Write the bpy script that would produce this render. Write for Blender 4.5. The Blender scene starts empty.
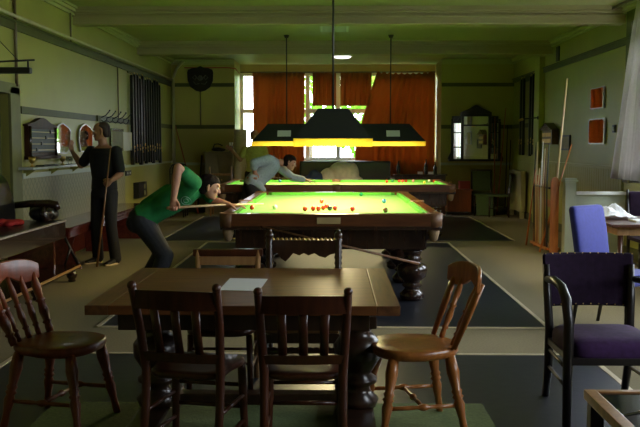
import bpy, bmesh, math, random
from mathutils import Vector as V, Matrix as MX
R = math.radians
PI = math.pi
random.seed(7)
S = bpy.context.scene
COL = S.collection

# ------------------------------------------------------------------ materials
def mat(name, c, rough=.6, metal=0., var=.18, scale=6., bump=0., stretch=(1, 1, 1), c2=None, spec=.5, coat=0., sheen=0.):
    m = bpy.data.materials.new(name); m.use_nodes = True
    nt = m.node_tree; b = nt.nodes['Principled BSDF']
    tc = nt.nodes.new('ShaderNodeTexCoord'); mp = nt.nodes.new('ShaderNodeMapping')
    mp.inputs['Scale'].default_value = stretch
    nz = nt.nodes.new('ShaderNodeTexNoise'); nz.inputs['Scale'].default_value = scale; nz.inputs['Detail'].default_value = 5
    rp = nt.nodes.new('ShaderNodeValToRGB')
    d = c2 if c2 else tuple(v * (1 - var) for v in c)
    rp.color_ramp.elements[0].position = .32; rp.color_ramp.elements[1].position = .68
    rp.color_ramp.elements[0].color = (*d, 1); rp.color_ramp.elements[1].color = (*c, 1)
    L = nt.links.new
    L(tc.outputs['Object'], mp.inputs['Vector']); L(mp.outputs[0], nz.inputs['Vector'])
    L(nz.outputs['Fac'], rp.inputs[0]); L(rp.outputs[0], b.inputs['Base Color'])
    b.inputs['Roughness'].default_value = rough; b.inputs['Metallic'].default_value = metal
    b.inputs['Specular IOR Level'].default_value = spec
    b.inputs['Coat Weight'].default_value = coat
    b.inputs['Sheen Weight'].default_value = sheen
    if bump:
        bp = nt.nodes.new('ShaderNodeBump'); bp.inputs['Strength'].default_value = bump; bp.inputs['Distance'].default_value = .01
        L(nz.outputs['Fac'], bp.inputs['Height']); L(bp.outputs[0], b.inputs['Normal'])
    return m

def wood(name, c, c2, rough=.35, coat=.2, scale=5., stretch=(6, 6, .8)):
    return mat(name, c, rough, 0, .3, scale, .06, stretch, c2, .5, coat)

def translucent(name, c, t, fac=.5, glossy=False):
    m = bpy.data.materials.new(name); m.use_nodes = True
    nt = m.node_tree; nt.nodes.remove(nt.nodes['Principled BSDF']); out = nt.nodes['Material Output']
    nz = nt.nodes.new('ShaderNodeTexNoise'); nz.inputs['Scale'].default_value = 30
    tc = nt.nodes.new('ShaderNodeTexCoord'); nt.links.new(tc.outputs['Object'], nz.inputs['Vector'])
    rp = nt.nodes.new('ShaderNodeValToRGB')
    rp.color_ramp.elements[0].color = (*[v * .8 for v in c], 1); rp.color_ramp.elements[1].color = (*c, 1)
    nt.links.new(nz.outputs['Fac'], rp.inputs[0])
    d = nt.nodes.new('ShaderNodeBsdfDiffuse'); nt.links.new(rp.outputs[0], d.inputs['Color'])
    tr = nt.nodes.new('ShaderNodeBsdfTranslucent'); tr.inputs['Color'].default_value = (*t, 1)
    mx = nt.nodes.new('ShaderNodeMixShader'); mx.inputs[0].default_value = fac
    nt.links.new(d.outputs[0], mx.inputs[1]); nt.links.new(tr.outputs[0], mx.inputs[2]); nt.links.new(mx.outputs[0], out.inputs['Surface'])
    return m

def glass(name, tint=(1, 1, 1), gloss=.06):
    m = bpy.data.materials.new(name); m.use_nodes = True
    nt = m.node_tree; nt.nodes.remove(nt.nodes['Principled BSDF']); out = nt.nodes['Material Output']
    t = nt.nodes.new('ShaderNodeBsdfTransparent'); t.inputs['Color'].default_value = (*tint, 1)
    g = nt.nodes.new('ShaderNodeBsdfGlossy'); g.inputs['Roughness'].default_value = .02
    mx = nt.nodes.new('ShaderNodeMixShader'); mx.inputs[0].default_value = gloss
    nt.links.new(t.outputs[0], mx.inputs[1]); nt.links.new(g.outputs[0], mx.inputs[2]); nt.links.new(mx.outputs[0], out.inputs['Surface'])
    return m

def emit(name, c, s):
    m = bpy.data.materials.new(name); m.use_nodes = True
    b = m.node_tree.nodes['Principled BSDF']
    b.inputs['Base Color'].default_value = (*c, 1); b.inputs['Emission Color'].default_value = (*c, 1); b.inputs['Emission Strength'].default_value = s
    return m

m_wall = mat('wall paint', (.33, .31, .078), .42, var=.08, scale=2, bump=.05, spec=.22)
m_wallb = mat('back wall paint', (.38, .325, .09), .45, var=.08, scale=2, bump=.05)
m_ceil = mat('ceiling paint', (.40, .38, .18), .6, var=.06, scale=2)
m_beam = mat('beam paint', (.36, .31, .15), .6, var=.06, scale=2)
m_rail = mat('olive trim paint', (.085, .088, .03), .5, scale=4, spec=.2)
m_cream = mat('cream pipe paint', (.42, .38, .20), .4, scale=4)
m_brownpipe = mat('brown pipe paint', (.14, .10, .05), .4)
m_white = mat('white gloss paint', (.78, .79, .74), .35, var=.05)
m_palegreen = mat('pale green panel paint', (.42, .46, .36), .45, var=.06)
m_carpet = mat('beige carpet', (.205, .17, .09), .9, scale=60, var=.22, bump=.3)
m_mat = mat('dark rubber matting', (.020, .023, .032), .36, scale=14, var=.35, bump=.1)
m_greenmat = mat('green carpet', (.12, .17, .05), .9, scale=60, var=.3, bump=.3)
m_edge = mat('brass edging', (.72, .62, .44), .4, .3)
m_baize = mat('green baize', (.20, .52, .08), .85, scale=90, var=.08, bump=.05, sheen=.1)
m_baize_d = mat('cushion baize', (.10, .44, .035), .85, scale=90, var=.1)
m_mahog = wood('dark mahogany', (.040, .017, .009), (.016, .007, .004), .25, .4)
m_mahog_rail = wood('mahogany rail', (.13, .045, .015), (.07, .022, .008), .28, .3, stretch=(1, 1, 6))
def less_spec(m, v): m.node_tree.nodes['Principled BSDF'].inputs['Specular IOR Level'].default_value = v; return m
m_ivory = mat('ivory plate', (.42, .31, .13), .4)
m_leather = mat('black leather', (.012, .011, .010), .3, scale=40, bump=.15)
m_leath_br = mat('brown pocket leather', (.16, .075, .03), .5, scale=30)
m_oak = wood('oak table top', (.20, .072, .021), (.10, .034, .011), .42, .0, scale=4, stretch=(.9, 9, 9))
less_spec(m_oak, .25); m_score = less_spec(wood('scoreboard wood', (.05, .018, .008), (.025, .009, .004), .5, 0), .2); m_net = mat('tan net', (.30, .20, .10), .8)
m_oak_d = wood('dark oak', (.045, .020, .010), (.02, .009, .005), .3, .3)
m_chairdark = wood('dark chair wood', (.075, .019, .006), (.04, .011, .004), .34, .08)
m_windsor_red = wood('red brown windsor wood', (.20, .040, .009), (.11, .022, .005), .36, .04)
m_windsor_or = wood('honey windsor wood', (.40, .14, .030), (.25, .08, .017), .3, .2)
m_lightwood = wood('pale wood', (.42, .23, .09), (.30, .15, .055), .4, .1)
m_orangewood = wood('orange varnished wood', (.50, .17, .045), (.33, .10, .025), .35, .3)
m_redchest = wood('red chest wood', (.40, .085, .02), (.26, .05, .012), .35, .3)
m_redbench = wood('red brown bench wood', (.12, .022, .014), (.06, .012, .008), .22, .5, stretch=(6, .8, 6))
m_cue = wood('ash cue wood', (.66, .48, .25), (.5, .34, .16), .3, .3)
m_cue_d = wood('brown cue wood', (.24, .11, .045), (.14, .06, .02), .35, .2)
m_black = mat('black metal', (.012, .012, .012), .4)
m_case = mat('black tin', (.010, .012, .010), .35, scale=8, var=.4)
m_brass = mat('brass', (.80, .55, .18), .28, 1.0)
m_steel = mat('steel', (.55, .55, .52), .3, 1.0)
m_chain = mat('dark steel rod', (.05, .05, .045), .4, .6)
m_shade = mat('dark green lampshade fabric', (.012, .016, .010), .75, scale=25)
m_shade_in = mat('white lampshade lining', (.82, .80, .70), .7, var=.03)
m_fringe = translucent('yellow silk fringe', (.85, .55, .07), (.95, .62, .08), .6)
m_notice = mat('pale card notice', (.62, .66, .56), .7, var=.06)
m_bulb = emit('bulb glow', (1, .80, .45), 5)
m_curtain = translucent('orange curtain', (.40, .17, .058), (.36, .135, .036), .42)
m_wcurtain = translucent('pale curtain', (.62, .58, .56), (.55, .52, .52), .35)
m_glass = glass('window glass')
m_mirror = mat('mirror silver', (.82, .84, .82), .03, 1.0, var=.02)
m_mframe = mat('silvered frame', (.35, .33, .28), .35, .7)
m_purple = mat('purple velvet', (.021, .008, .028), .85, scale=30, var=.35, sheen=.05, spec=.2)
m_blue = mat('blue velvet', (.035, .042, .27), .8, scale=30, var=.2, sheen=.15)
m_ebony = mat('ebonised wood', (.010, .007, .006), .35, scale=8, coat=.1)
m_skin = mat('skin', (.52, .26, .16), .5, scale=20, var=.1)
m_skin_d = mat('tanned skin', (.40, .19, .11), .5, scale=20, var=.1)
m_hair = mat('dark brown hair', (.018, .010, .007), .75, scale=80, var=.5, bump=.5, spec=.15)
m_stub = mat('cropped hair', (.05, .030, .022), .7, scale=120, var=.4)
m_tgreen = mat('green cotton', (.010, .20, .045), .85, scale=20, var=.25, bump=.2)
m_tblack = mat('black cotton', (.010, .010, .011), .85, scale=20, var=.25, bump=.2)
m_jean = mat('black denim', (.016, .018, .022), .8, scale=40, var=.35, bump=.2)
m_shirt = mat('blue grey checked cotton', (.42, .51, .54), .85, scale=60, var=.35, bump=.2)
m_olive = mat('yellow green cotton', (.58, .56, .16), .85, scale=20, var=.2)
m_shoe = mat('black shoe', (.012, .011, .010), .45)
m_sole = mat('pale shoe sole', (.62, .48, .30), .6)
m_eye = mat('eye white', (.7, .68, .64), .3); m_lip = mat('lips', (.38, .13, .10), .5)
m_paper = mat('white paper', (.86, .86, .86), .7, var=.02)
m_red = mat('red ball', (.55, .012, .006), .08, coat=.6, var=.02)
m_cloth_beige = mat('beige coat cloth', (.78, .70, .56), .9, scale=14, var=.2, bump=.3)
m_navy = mat('navy cloth', (.03, .05, .12), .85, scale=14, var=.3)
m_rolled = mat('beige rolled carpet', (.62, .50, .34), .9, scale=40, var=.2)
m_board = mat('dun board', (.24, .20, .12), .7, scale=6)
m_chairgreen = mat('green leather', (.10, .16, .06), .45, scale=20)
m_slate = mat('grey scoreboard panel', (.07, .075, .08), .6, scale=10)
m_marble = mat('grey marble', (.50, .52, .47), .25, scale=8, var=.25)
m_wains = None

def patterned(name, c, c2, rough=.5):
    m = bpy.data.materials.new(name); m.use_nodes = True
    nt = m.node_tree; b = nt.nodes['Principled BSDF']; L = nt.links.new
    tc = nt.nodes.new('ShaderNodeTexCoord'); mp = nt.nodes.new('ShaderNodeMapping')
    mp.inputs['Rotation'].default_value = (R(45), 0, 0)
    L(tc.outputs['Object'], mp.inputs['Vector'])
    br = nt.nodes.new('ShaderNodeTexBrick')
    sp = nt.nodes.new('ShaderNodeSeparateXYZ'); cb = nt.nodes.new('ShaderNodeCombineXYZ')
    L(mp.outputs[0], sp.inputs[0]); L(sp.outputs['Y'], cb.inputs['X']); L(sp.outputs['Z'], cb.inputs['Y'])
    L(cb.outputs[0], br.inputs['Vector'])
    br.offset = 0; br.inputs['Scale'].default_value = 1
    br.inputs['Brick Width'].default_value = .09; br.inputs['Row Height'].default_value = .09
    br.inputs['Mortar Size'].default_value = .012; br.inputs['Mortar Smooth'].default_value = .6
    br.inputs['Color1'].default_value = (*c, 1); br.inputs['Color2'].default_value = (*c, 1); br.inputs['Mortar'].default_value = (*c2, 1)
    L(br.outputs['Color'], b.inputs['Base Color']); b.inputs['Roughness'].default_value = rough
    bp = nt.nodes.new('ShaderNodeBump'); bp.inputs['Strength'].default_value = .6; bp.inputs['Distance'].default_value = .008; bp.invert = True
    L(br.outputs['Fac'], bp.inputs['Height']); L(bp.outputs[0], b.inputs['Normal'])
    return m
m_wains = patterned('embossed wainscot paper', (.27, .25, .12), (.20, .19, .09))

# ------------------------------------------------------------------ mesh builder
class MB:
    def __init__(s): s.bm = bmesh.new(); s.mi = 0
    def _mark(s, n0):
        s.bm.faces.ensure_lookup_table()
        for f in s.bm.faces[n0:]: f.material_index = s.mi
    def box(s, x0, x1, y0, y1, z0, z1, bev=0., M=None):
        t = bmesh.new(); bmesh.ops.create_cube(t, size=1)
        for v in t.verts: v.co = V(((x0+x1)/2 + v.co.x*(x1-x0), (y0+y1)/2 + v.co.y*(y1-y0), (z0+z1)/2 + v.co.z*(z1-z0)))
        if bev: bmesh.ops.bevel(t, geom=t.edges[:], offset=bev, segments=2, affect='EDGES', profile=.7)
        return s._add(t, M)
    def _add(s, t, M=None):
        if M is not None: bmesh.ops.transform(t, matrix=M, verts=t.verts)
        n0 = len(s.bm.faces); d = {}
        for v in t.verts: d[v] = s.bm.verts.new(v.co)
        for f in t.faces:
            try:
                g = s.bm.faces.new([d[v] for v in f.verts]); g.smooth = f.smooth; g.material_index = s.mi
            except ValueError: pass
        t.free(); return s
    def rings(s, rings, cap=True, closed=True, smooth=True):
        vs = [[s.bm.verts.new(p) for p in r] for r in rings]
        n = len(rings[0])
        for a, b in zip(vs, vs[1:]):
            for i in range(n if closed else n-1):
                j = (i+1) % n
                try:
                    f = s.bm.faces.new((a[i], a[j], b[j], b[i])); f.smooth = smooth; f.material_index = s.mi
                except ValueError: pass
        if cap:
            for r, fl in ((vs[0], 1), (vs[-1], 0)):
                try:
                    f = s.bm.faces.new(r[::-1] if fl else r); f.material_index = s.mi
                except ValueError: pass
        return s
    def tube(s, pts, rad, n=10, flat=1., up=None):
        pts = [V(p) for p in pts]; rs = rad if isinstance(rad, (list, tuple)) else [rad]*len(pts)
        out = []
        pu = None
        for i, p in enumerate(pts):
            t = (pts[min(i+1, len(pts)-1)] - pts[max(i-1, 0)]).normalized()
            if pu is None:
                a = V(up) if up else (V((0, 0, 1)) if abs(t.z) < .9 else V((1, 0, 0)))
            else: a = pu
            u = (a - t*a.dot(t)).normalized(); w = t.cross(u); pu = u
            out.append([p + (u*math.cos(2*PI*k/n) + w*math.sin(2*PI*k/n)*flat)*rs[i] for k in range(n)])
        return s.rings(out)
    def rod(s, a, b, r, r2=None, n=10): return s.tube([a, b], [r, r if r2 is None else r2], n)
    def turned(s, a, b, prof, n=12):
        a, b = V(a), V(b)
        return s.tube([a.lerp(b, t) for t, r in prof], [r for t, r in prof], n)
    def lathe(s, c, prof, n=20):
        c = V(c)
        return s.rings([[c + V((r*math.cos(2*PI*k/n), r*math.sin(2*PI*k/n), z)) for k in range(n)] for z, r in prof])
    def prism(s, poly, o, ux, uy, d):
        o, ux, uy, d = V(o), V(ux), V(uy), V(d)
        a = [o + ux*p[0] + uy*p[1] for p in poly]
        return s.rings([a, [p + d for p in a]], smooth=False)
    def ball(s, c, r, sc=(1, 1, 1), n=14, M=None):
        t = bmesh.new(); bmesh.ops.create_uvsphere(t, u_segments=n, v_segments=max(6, n*2//3), radius=r)
        for v in t.verts: v.co = V((v.co.x*sc[0], v.co.y*sc[1], v.co.z*sc[2]))
        for f in t.faces: f.smooth = True
        mm = MX.Translation(V(c)) @ (M.to_4x4() if M is not None else MX.Identity(4))
        return s._add(t, mm)
    def build(s, name, m, parent=None, smooth=None):
        bmesh.ops.recalc_face_normals(s.bm, faces=s.bm.faces[:])
        me = bpy.data.meshes.new(name); s.bm.to_mesh(me); s.bm.free()
        for x in (m if isinstance(m, (list, tuple)) else [m]): me.materials.append(x)
        o = bpy.data.objects.new(name, me); COL.objects.link(o)
        if parent is not None: o.parent = parent
        return o

def fused(mb, name, m, parent=None, voxel=.008, it=4):
    bmesh.ops.recalc_face_normals(mb.bm, faces=mb.bm.faces[:])
    me = bpy.data.meshes.new('tmp'); mb.bm.to_mesh(me); mb.bm.free()
    o = bpy.data.objects.new('tmp', me); COL.objects.link(o)
    r = o.modifiers.new('r', 'REMESH'); r.mode = 'VOXEL'; r.voxel_size = voxel; r.use_smooth_shade = True
    k = o.modifiers.new('s', 'SMOOTH'); k.iterations = it; k.factor = .5
    dg = bpy.context.evaluated_depsgraph_get(); dg.update()
    n = bpy.data.meshes.new_from_object(o.evaluated_get(dg)); n.name = name
    bpy.data.objects.remove(o); bpy.data.meshes.remove(me)
    n.materials.clear(); n.materials.append(m)
    for p in n.polygons: p.use_smooth = True
    q = bpy.data.objects.new(name, n); COL.objects.link(q)
    if parent is not None: q.parent = parent
    return q

def tag(o, label=None, cat=None, group=None, kind=None):
    if label: o['label'] = label
    if cat: o['category'] = cat
    if group: o['group'] = group
    if kind: o['kind'] = kind
    return o
def struct(o): o['kind'] = 'structure'; return o
def thing(name, loc, rz=0., label=None, cat=None, group=None):
    o = bpy.data.objects.new(name, None); COL.objects.link(o); o.empty_display_size = .1
    o.location = loc; o.rotation_euler = (0, 0, R(rz)); return tag(o, label, cat, group)
def dup(o, parent=None):
    c = o.copy(); COL.objects.link(c)
    if parent is not None: c.parent = parent
    for ch in list(o.children): dup(ch, c)
    return c
def again(o, loc, rz, label, group=None):
    c = dup(o); c.location = loc; c.rotation_euler = (0, 0, R(rz)); c['label'] = label
    if group: c['group'] = group
    return c
def bx(name, m, dims, parent=None, bev=0.): return MB().box(*dims, bev=bev).build(name, m, parent)

# ------------------------------------------------------------------ room
XL, XR, YB, YF, ZC = -3.6, 4.0, 19.4, -2.6, 3.4
struct(bx('floor', m_carpet, (XL-.3, XR+.3, YF-.3, 20.9, -.1, 0)))
struct(bx('ceiling', m_ceil, (XL-.3, XR+.3, YF-.3, 20.9, ZC, ZC+.15)))
# left wall with a doorway
b = MB(); b.box(XL-.25, XL, YF, 8.62, 0, ZC); b.box(XL-.25, XL, 9.62, YB+.25, 0, ZC); b.box(XL-.25, XL, 8.62, 9.62, 2.1, ZC)
struct(b.build('wall_left', m_wall))
# right wall with three windows; nearest one unseen, added as fill for the foreground
W_R = [(9.2, 11.75), (5.7, 8.3), (1.4, 3.8)]
b = MB(); zz0, zz1 = 1.05, 3.15
b.box(XR, XR+.28, YF, YB+.25, 0, zz0); b.box(XR, XR+.28, YF, YB+.25, zz1, ZC)
ys = [YF] + [v for w in sorted(W_R) for v in w] + [YB+.25]
for i in range(0, len(ys), 2): b.box(XR, XR+.28, ys[i], ys[i+1], zz0, zz1)
struct(b.build('wall_right', m_wall))
struct(bx('wall_front', m_wall, (XL-.25, XR+.28, YF-.25, YF, 0, ZC)))
BX0, BX1, YW = -2.19, 2.40, 20.6
b = MB(); b.box(XL, BX0, YB, YW+.2, 0, ZC); b.box(BX1, XR, YB, YW+.2, 0, ZC)
b.box(BX0, BX1, YW, YW+.2, 0, 1.15); b.box(BX0, BX1, YW, YW+.2, 3.2, ZC)
struct(b.build('wall_back', m_wallb))
# beams with mouldings
n = 0
for y0 in (8.2, 12.1, 16.05):
    n += 1; b = MB(); w = .18 if y0 < 12.5 else .26
    b.box(XL, XR, y0, y0+w, 3.175, ZC); b.box(XL, XR, y0-.02, y0+w+.02, 3.165, 3.20, .008)
    b.box(XL, XR, y0-.03, y0, 3.27, 3.285); b.box(XL, XR, y0-.06, y0, 3.315, 3.345, .01); b.box(XL, XR, y0-.10, y0, 3.345, ZC)
    b.box(XL, XR, y0+w, y0+w+.08, 3.33, ZC, .01)
    struct(b.build('trim_%d' % n, m_beam))
# cornice along the side and back walls
b = MB()
for k, (d, z) in enumerate(((.10, 3.37), (.07, 3.33), (.03, 3.29))):
    b.box(XL, XL+d, YF, YB, z, ZC); b.box(XR-d, XR, YF, YB, z, ZC)
    b.box(XL, BX0, YB-d, YB, z, ZC); b.box(BX1, XR, YB-d, YB, z, ZC)
struct(b.build('trim_4', m_ceil))
# picture rail
b = MB()
for y0, y1 in ((YF, 16.55), (17.15, YB)):
    pass
b.box(XL, XL+.03, YF, YB, 2.80, 2.90); b.box(XL, XL+.05, YF, YB, 2.885, 2.905)
b.box(XR-.03, XR, YF, YB, 2.87, 2.96); b.box(XR-.05, XR, YF, YB, 2.945, 2.965)
b.box(XL, BX0, YB-.03, YB, 2.80, 2.88); b.box(BX1, XR, YB-.03, YB, 2.80, 2.88)
struct(b.build('trim_5', m_rail))
# mid rail
b = MB()
b.box(XL, XL+.03, 9.95, YB, 1.87, 1.955, .004); b.box(XL, BX0, YB-.03, YB, 1.87, 1.955); b.box(BX1, XR, YB-.03, YB, 1.87, 1.955)
b.box(XR-.03, XR, 17.2, YB, 1.87, 1.955)
struct(b.build('trim_6', m_rail))
# wainscot
b = MB(); b.box(XL, XL+.015, 9.95, 14.9, .12, 1.12); struct(b.build('trim_7', m_wains))
b = MB(); b.box(XL, XL+.03, 9.95, 14.9, 1.12, 1.18, .005); b.box(XL, XL+.02, 14.9, YB, 1.12, 1.16)
b.box(XL, BX0, YB-.025, YB, 1.06, 1.12); b.box(BX1, XR, YB-.025, YB, 1.06, 1.12)
struct(b.build('trim_8', m_palegreen))
b = MB(); b.box(XR-.02, XR, 12.0, 19.4, .1, 1.16)
y = 12.0
while y < 17.2: b.box(XR-.03, XR-.02, y, y+.10, .1, 1.16, .003); y += .115
b.box(XR-.05, XR, 12.0, 17.2, 1.16, 1.21, .008)
struct(b.build('trim_9', m_wall))
struct(bx('baseboard_left', m_rail, (XL, XL+.025, 9.95, YB, 0, .14)))
struct(bx('baseboard_right', m_rail, (XR-.04, XR, YF, YB, 0, .14)))
b = MB(); b.box(XL, BX0, YB-.025, YB, 0, .14); b.box(BX1, XR, YB-.025, YB, 0, .14); b.box(BX0, BX1, YW-.025, YW, 0, .14)
struct(b.build('baseboard_back', m_rail))
# pier under the far beam, right
struct(bx('trim_10', m_wall, (XR-.10, XR, 16.6, 17.0, 0, 3.165)))
# painted pipes along the left wall
b = MB(); b.rod((XL+.09, 7.0, 2.93), (XL+.09, 19.0, 2.93), .022); b.tube([(XL+.09, 19.0, 2.93), (XL+.09, 19.2, 3.0), (XL+.15, 19.3, 3.2), (XL+.3, 19.33, 3.36)], .03)
b.rod((XL+.06, 19.3, 0), (XL+.06, 19.3, 2.95), .035)
struct(b.build('trim_11', m_cream))
b = MB(); b.rod((XL+.03, 9.82, 2.17), (XL+.03, 9.82, 3.4), .018); b.rod((XL+.03, 11.9, 2.9), (XL+.03, 11.9, 3.3), .012)
b.rod((XL+.02, 14.5, 1.9), (XL+.02, 14.5, 2.9), .010); b.rod((-2.95, YB-.02, 1.95), (-2.95, YB-.02, 2.7), .012)
struct(b.build('trim_12', m_brownpipe))
b = MB(); b.tube([(-3.3, YB-.02, 3.22), (-2.35, YB-.02, 3.22), (BX0+.02, YB-.02, 3.20), (BX0+.02, 20.2, 3.16)], .012)
struct(b.build('trim_13', mat('red cable', (.35, .05, .02), .5)))

# door on the left
dr = struct(bpy.data.objects.new('door_1', None)); COL.objects.link(dr); dr.location = (XL, 9.1, 0)
b = MB(); b.box(-.16, .03, .52, .82, 0, 2.16, .006); b.box(-.16, .03, -.76, -.48, 0, 2.16, .006); b.box(-.16, .03, -.76, .82, 2.08, 2.2, .006)
b.build('door_frame', mat('olive door paint', (.16, .155, .06), .5, spec=.25), dr)
b = MB(); b.box(-.13, -.09, -.48, .52, .01, 2.08)
for z0, z1 in ((.15, .95), (1.1, 1.95)):
    for y0, y1 in ((-.38, -.03), (.07, .42)): b.box(-.09, -.075, y0, y1, z0, z1, .01)
dp = b.build('door_panel', m_rail, dr); b = MB(); b.ball((-.04, -.4, 1.02), .03); b.rod((-.09, -.4, 1.02), (-.04, -.4, 1.02), .012); b.build('door_handle', m_brass, dp)

# windows --------------------------------------------------------------
def window(nm, loc, rz, w, z0, z1, mull, trans, dep=.1):
    root = struct(bpy.data.objects.new(nm, None)); COL.objects.link(root); root.location = loc; root.rotation_euler = (0, 0, R(rz))
    b = MB(); t = .07
    b.box(-w/2, w/2, 0, dep, z0, z0+t); b.box(-w/2, w/2, 0, dep, z1-t, z1)
    for x in (-w/2, w/2-t): b.box(x, x+t, 0, dep, z0+t, z1-t)
    for x in mull: b.box(x-.05, x+.05, 0, dep, z0+t, z1-t)
    if trans: b.box(-w/2+t, w/2-t, .005, dep-.005, trans-.05, trans+.05)
    b.box(-w/2-.05, w/2+.05, -.12, 0, z0-.04, z0)
    b.build('window_frame', m_white, root)
    xs = [-w/2+t] + [q for x in mull for q in (x-.05, x+.05)] + [w/2-t]
    zs = [(z0+t, trans-.05), (trans+.05, z1-t)] if trans else [(z0+t, z1-t)]
    for i in range(0, len(xs), 2):
        for a, c in zs: MB().box(xs[i], xs[i+1], dep*.45, dep*.45+.006, a, c).build('pane', m_glass, root)
    return root
cx = (BX0+BX1)/2
window('window_1', (cx, YW, 0), 0, BX1-BX0, 1.15, 3.2, [-1.55-cx, -.60-cx, .12-cx, .86-cx, 1.75-cx], 2.31)
for i, (a, c) in enumerate(W_R): window('window_%d' % (i+2), (XR+.12, (a+c)/2, 0), -90, c-a, zz0, zz1, [-.35, .35], 2.3)
for nm, (c, rot, sx, sy) in {'bay': ((cx, YW+.25, 2.17), (R(90), 0, R(180)), BX1-BX0, 2.05), 'r0': ((XR+.3, 10.47, 2.1), None, 2.55, 2.1), 'r1': ((XR+.3, 7.0, 2.1), None, 2.6, 2.1), 'r2': ((XR+.3, 2.6, 2.1), None, 2.4, 2.1)}.items():
    l = bpy.data.lights.new('daylight portal ' + nm, 'AREA'); l.shape = 'RECTANGLE'; l.size = sx; l.size_y = sy; l.cycles.is_portal = True
    o = bpy.data.objects.new('daylight_portal', l); COL.objects.link(o); o.location = c
    d = V((0, -1, 0)) if nm == 'bay' else V((-1, 0, 0))
    o.rotation_euler = d.to_track_quat('-Z', 'Y').to_euler()

b = MB()
for a, c in W_R:
    for y0, y1 in ((a-.2, a), (c, c+.2)): b.box(XR-.035, XR, y0, y1, 1.0, 3.3, .006)
    b.box(XR-.035, XR, a, c, zz1, 3.3)
struct(b.build('trim_14', m_rail))
# outside
struct(bx('ground', mat('lawn', (.08, .16, .03), .9, scale=3), (-40, 40, 21.2, 80, -.7, -.6)))
struct(bx('ground', mat('paving', (.30, .29, .26), .9, scale=3), (XR+.5, 40, -20, 21.2, -.7, -.6)))
def tree(x, y, h, r, label, seed):
    rnd = random.Random(seed); t = thing('garden_tree', (x, y, -.6), 0, label, 'tree', 'trees beyond the bay window')
    b = MB(); b.tube([(0, 0, 0), (.05, 0, h*.4), (0, .05, h*.8)], [.14, .11, .04]); b.build('trunk', m_brownpipe, t)
    b = MB()
    for k in range(900):
        d = V((rnd.gauss(0, 1), rnd.gauss(0, 1), rnd.gauss(0, 1))).normalized() * r * rnd.uniform(.6, 1)
        c = V((0, 0, h*.72)) + V((d.x, d.y, d.z*1.3)); u = V((rnd.gauss(0, 1), rnd.gauss(0, 1), rnd.gauss(0, 1))).normalized()*.13
        w = u.cross(V((rnd.random(), rnd.random(), rnd.random()))).normalized()*.09
        f = b.bm.faces.new([b.bm.verts.new(p) for p in (c-u, c+w, c+u, c-w)])
    b.build('foliage', translucent('leaf green', (.10, .26, .03), (.3, .55, .05), .5), t)
tree(-.75, 25.5, 5.2, 1.3, 'green leafy tree seen through gap between left orange curtains', 1)
tree(1.2, 28.5, 4.2, 1.2, 'green tree seen low beneath the raised middle curtains', 2)

# ------------------------------------------------------------------ floor mats
def mat_thing(label, x0, x1, y0, y1, m, edges='lrfb', t=.006):
    o = thing('floor_mat', ((x0+x1)/2, y0, 0), 0, label, 'mat'); cxm = (x0+x1)/2
    MB().box(x0-cxm, x1-cxm, 0, y1-y0, .0005, t).build('matting', m, o)
    w = .018; a, c, d = x0-cxm, x1-cxm, y1-y0
    for e, k in (('l', (a-w, a+w, 0, d)), ('r', (c-w, c+w, 0, d)), ('f', (a, c, -w, w)), ('b', (a, c, d-w, d+w))):
        if e in edges: bx('metal_edging', m_edge, (*k, .0005, t+.004), o)
    return o
mat_thing('dark matting laid around the near snooker table', -1.95, 1.78, 7.08, 13.35, m_mat)
mat_thing('dark matting laid around the far snooker table', -2.73, 2.86, 13.66, 18.2, m_mat, 'lr')
mat_thing('dark matting beneath the dining table and its chairs', -2.27, 1.83, 1.2, 6.16, m_mat, 'lrb')
g = mat_thing('small green carpet piece on the dark mat under the dining table', -1.62, .87, 3.2, 4.95, m_greenmat, ''); 
for c in g.children: c.location.z = .006

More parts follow.
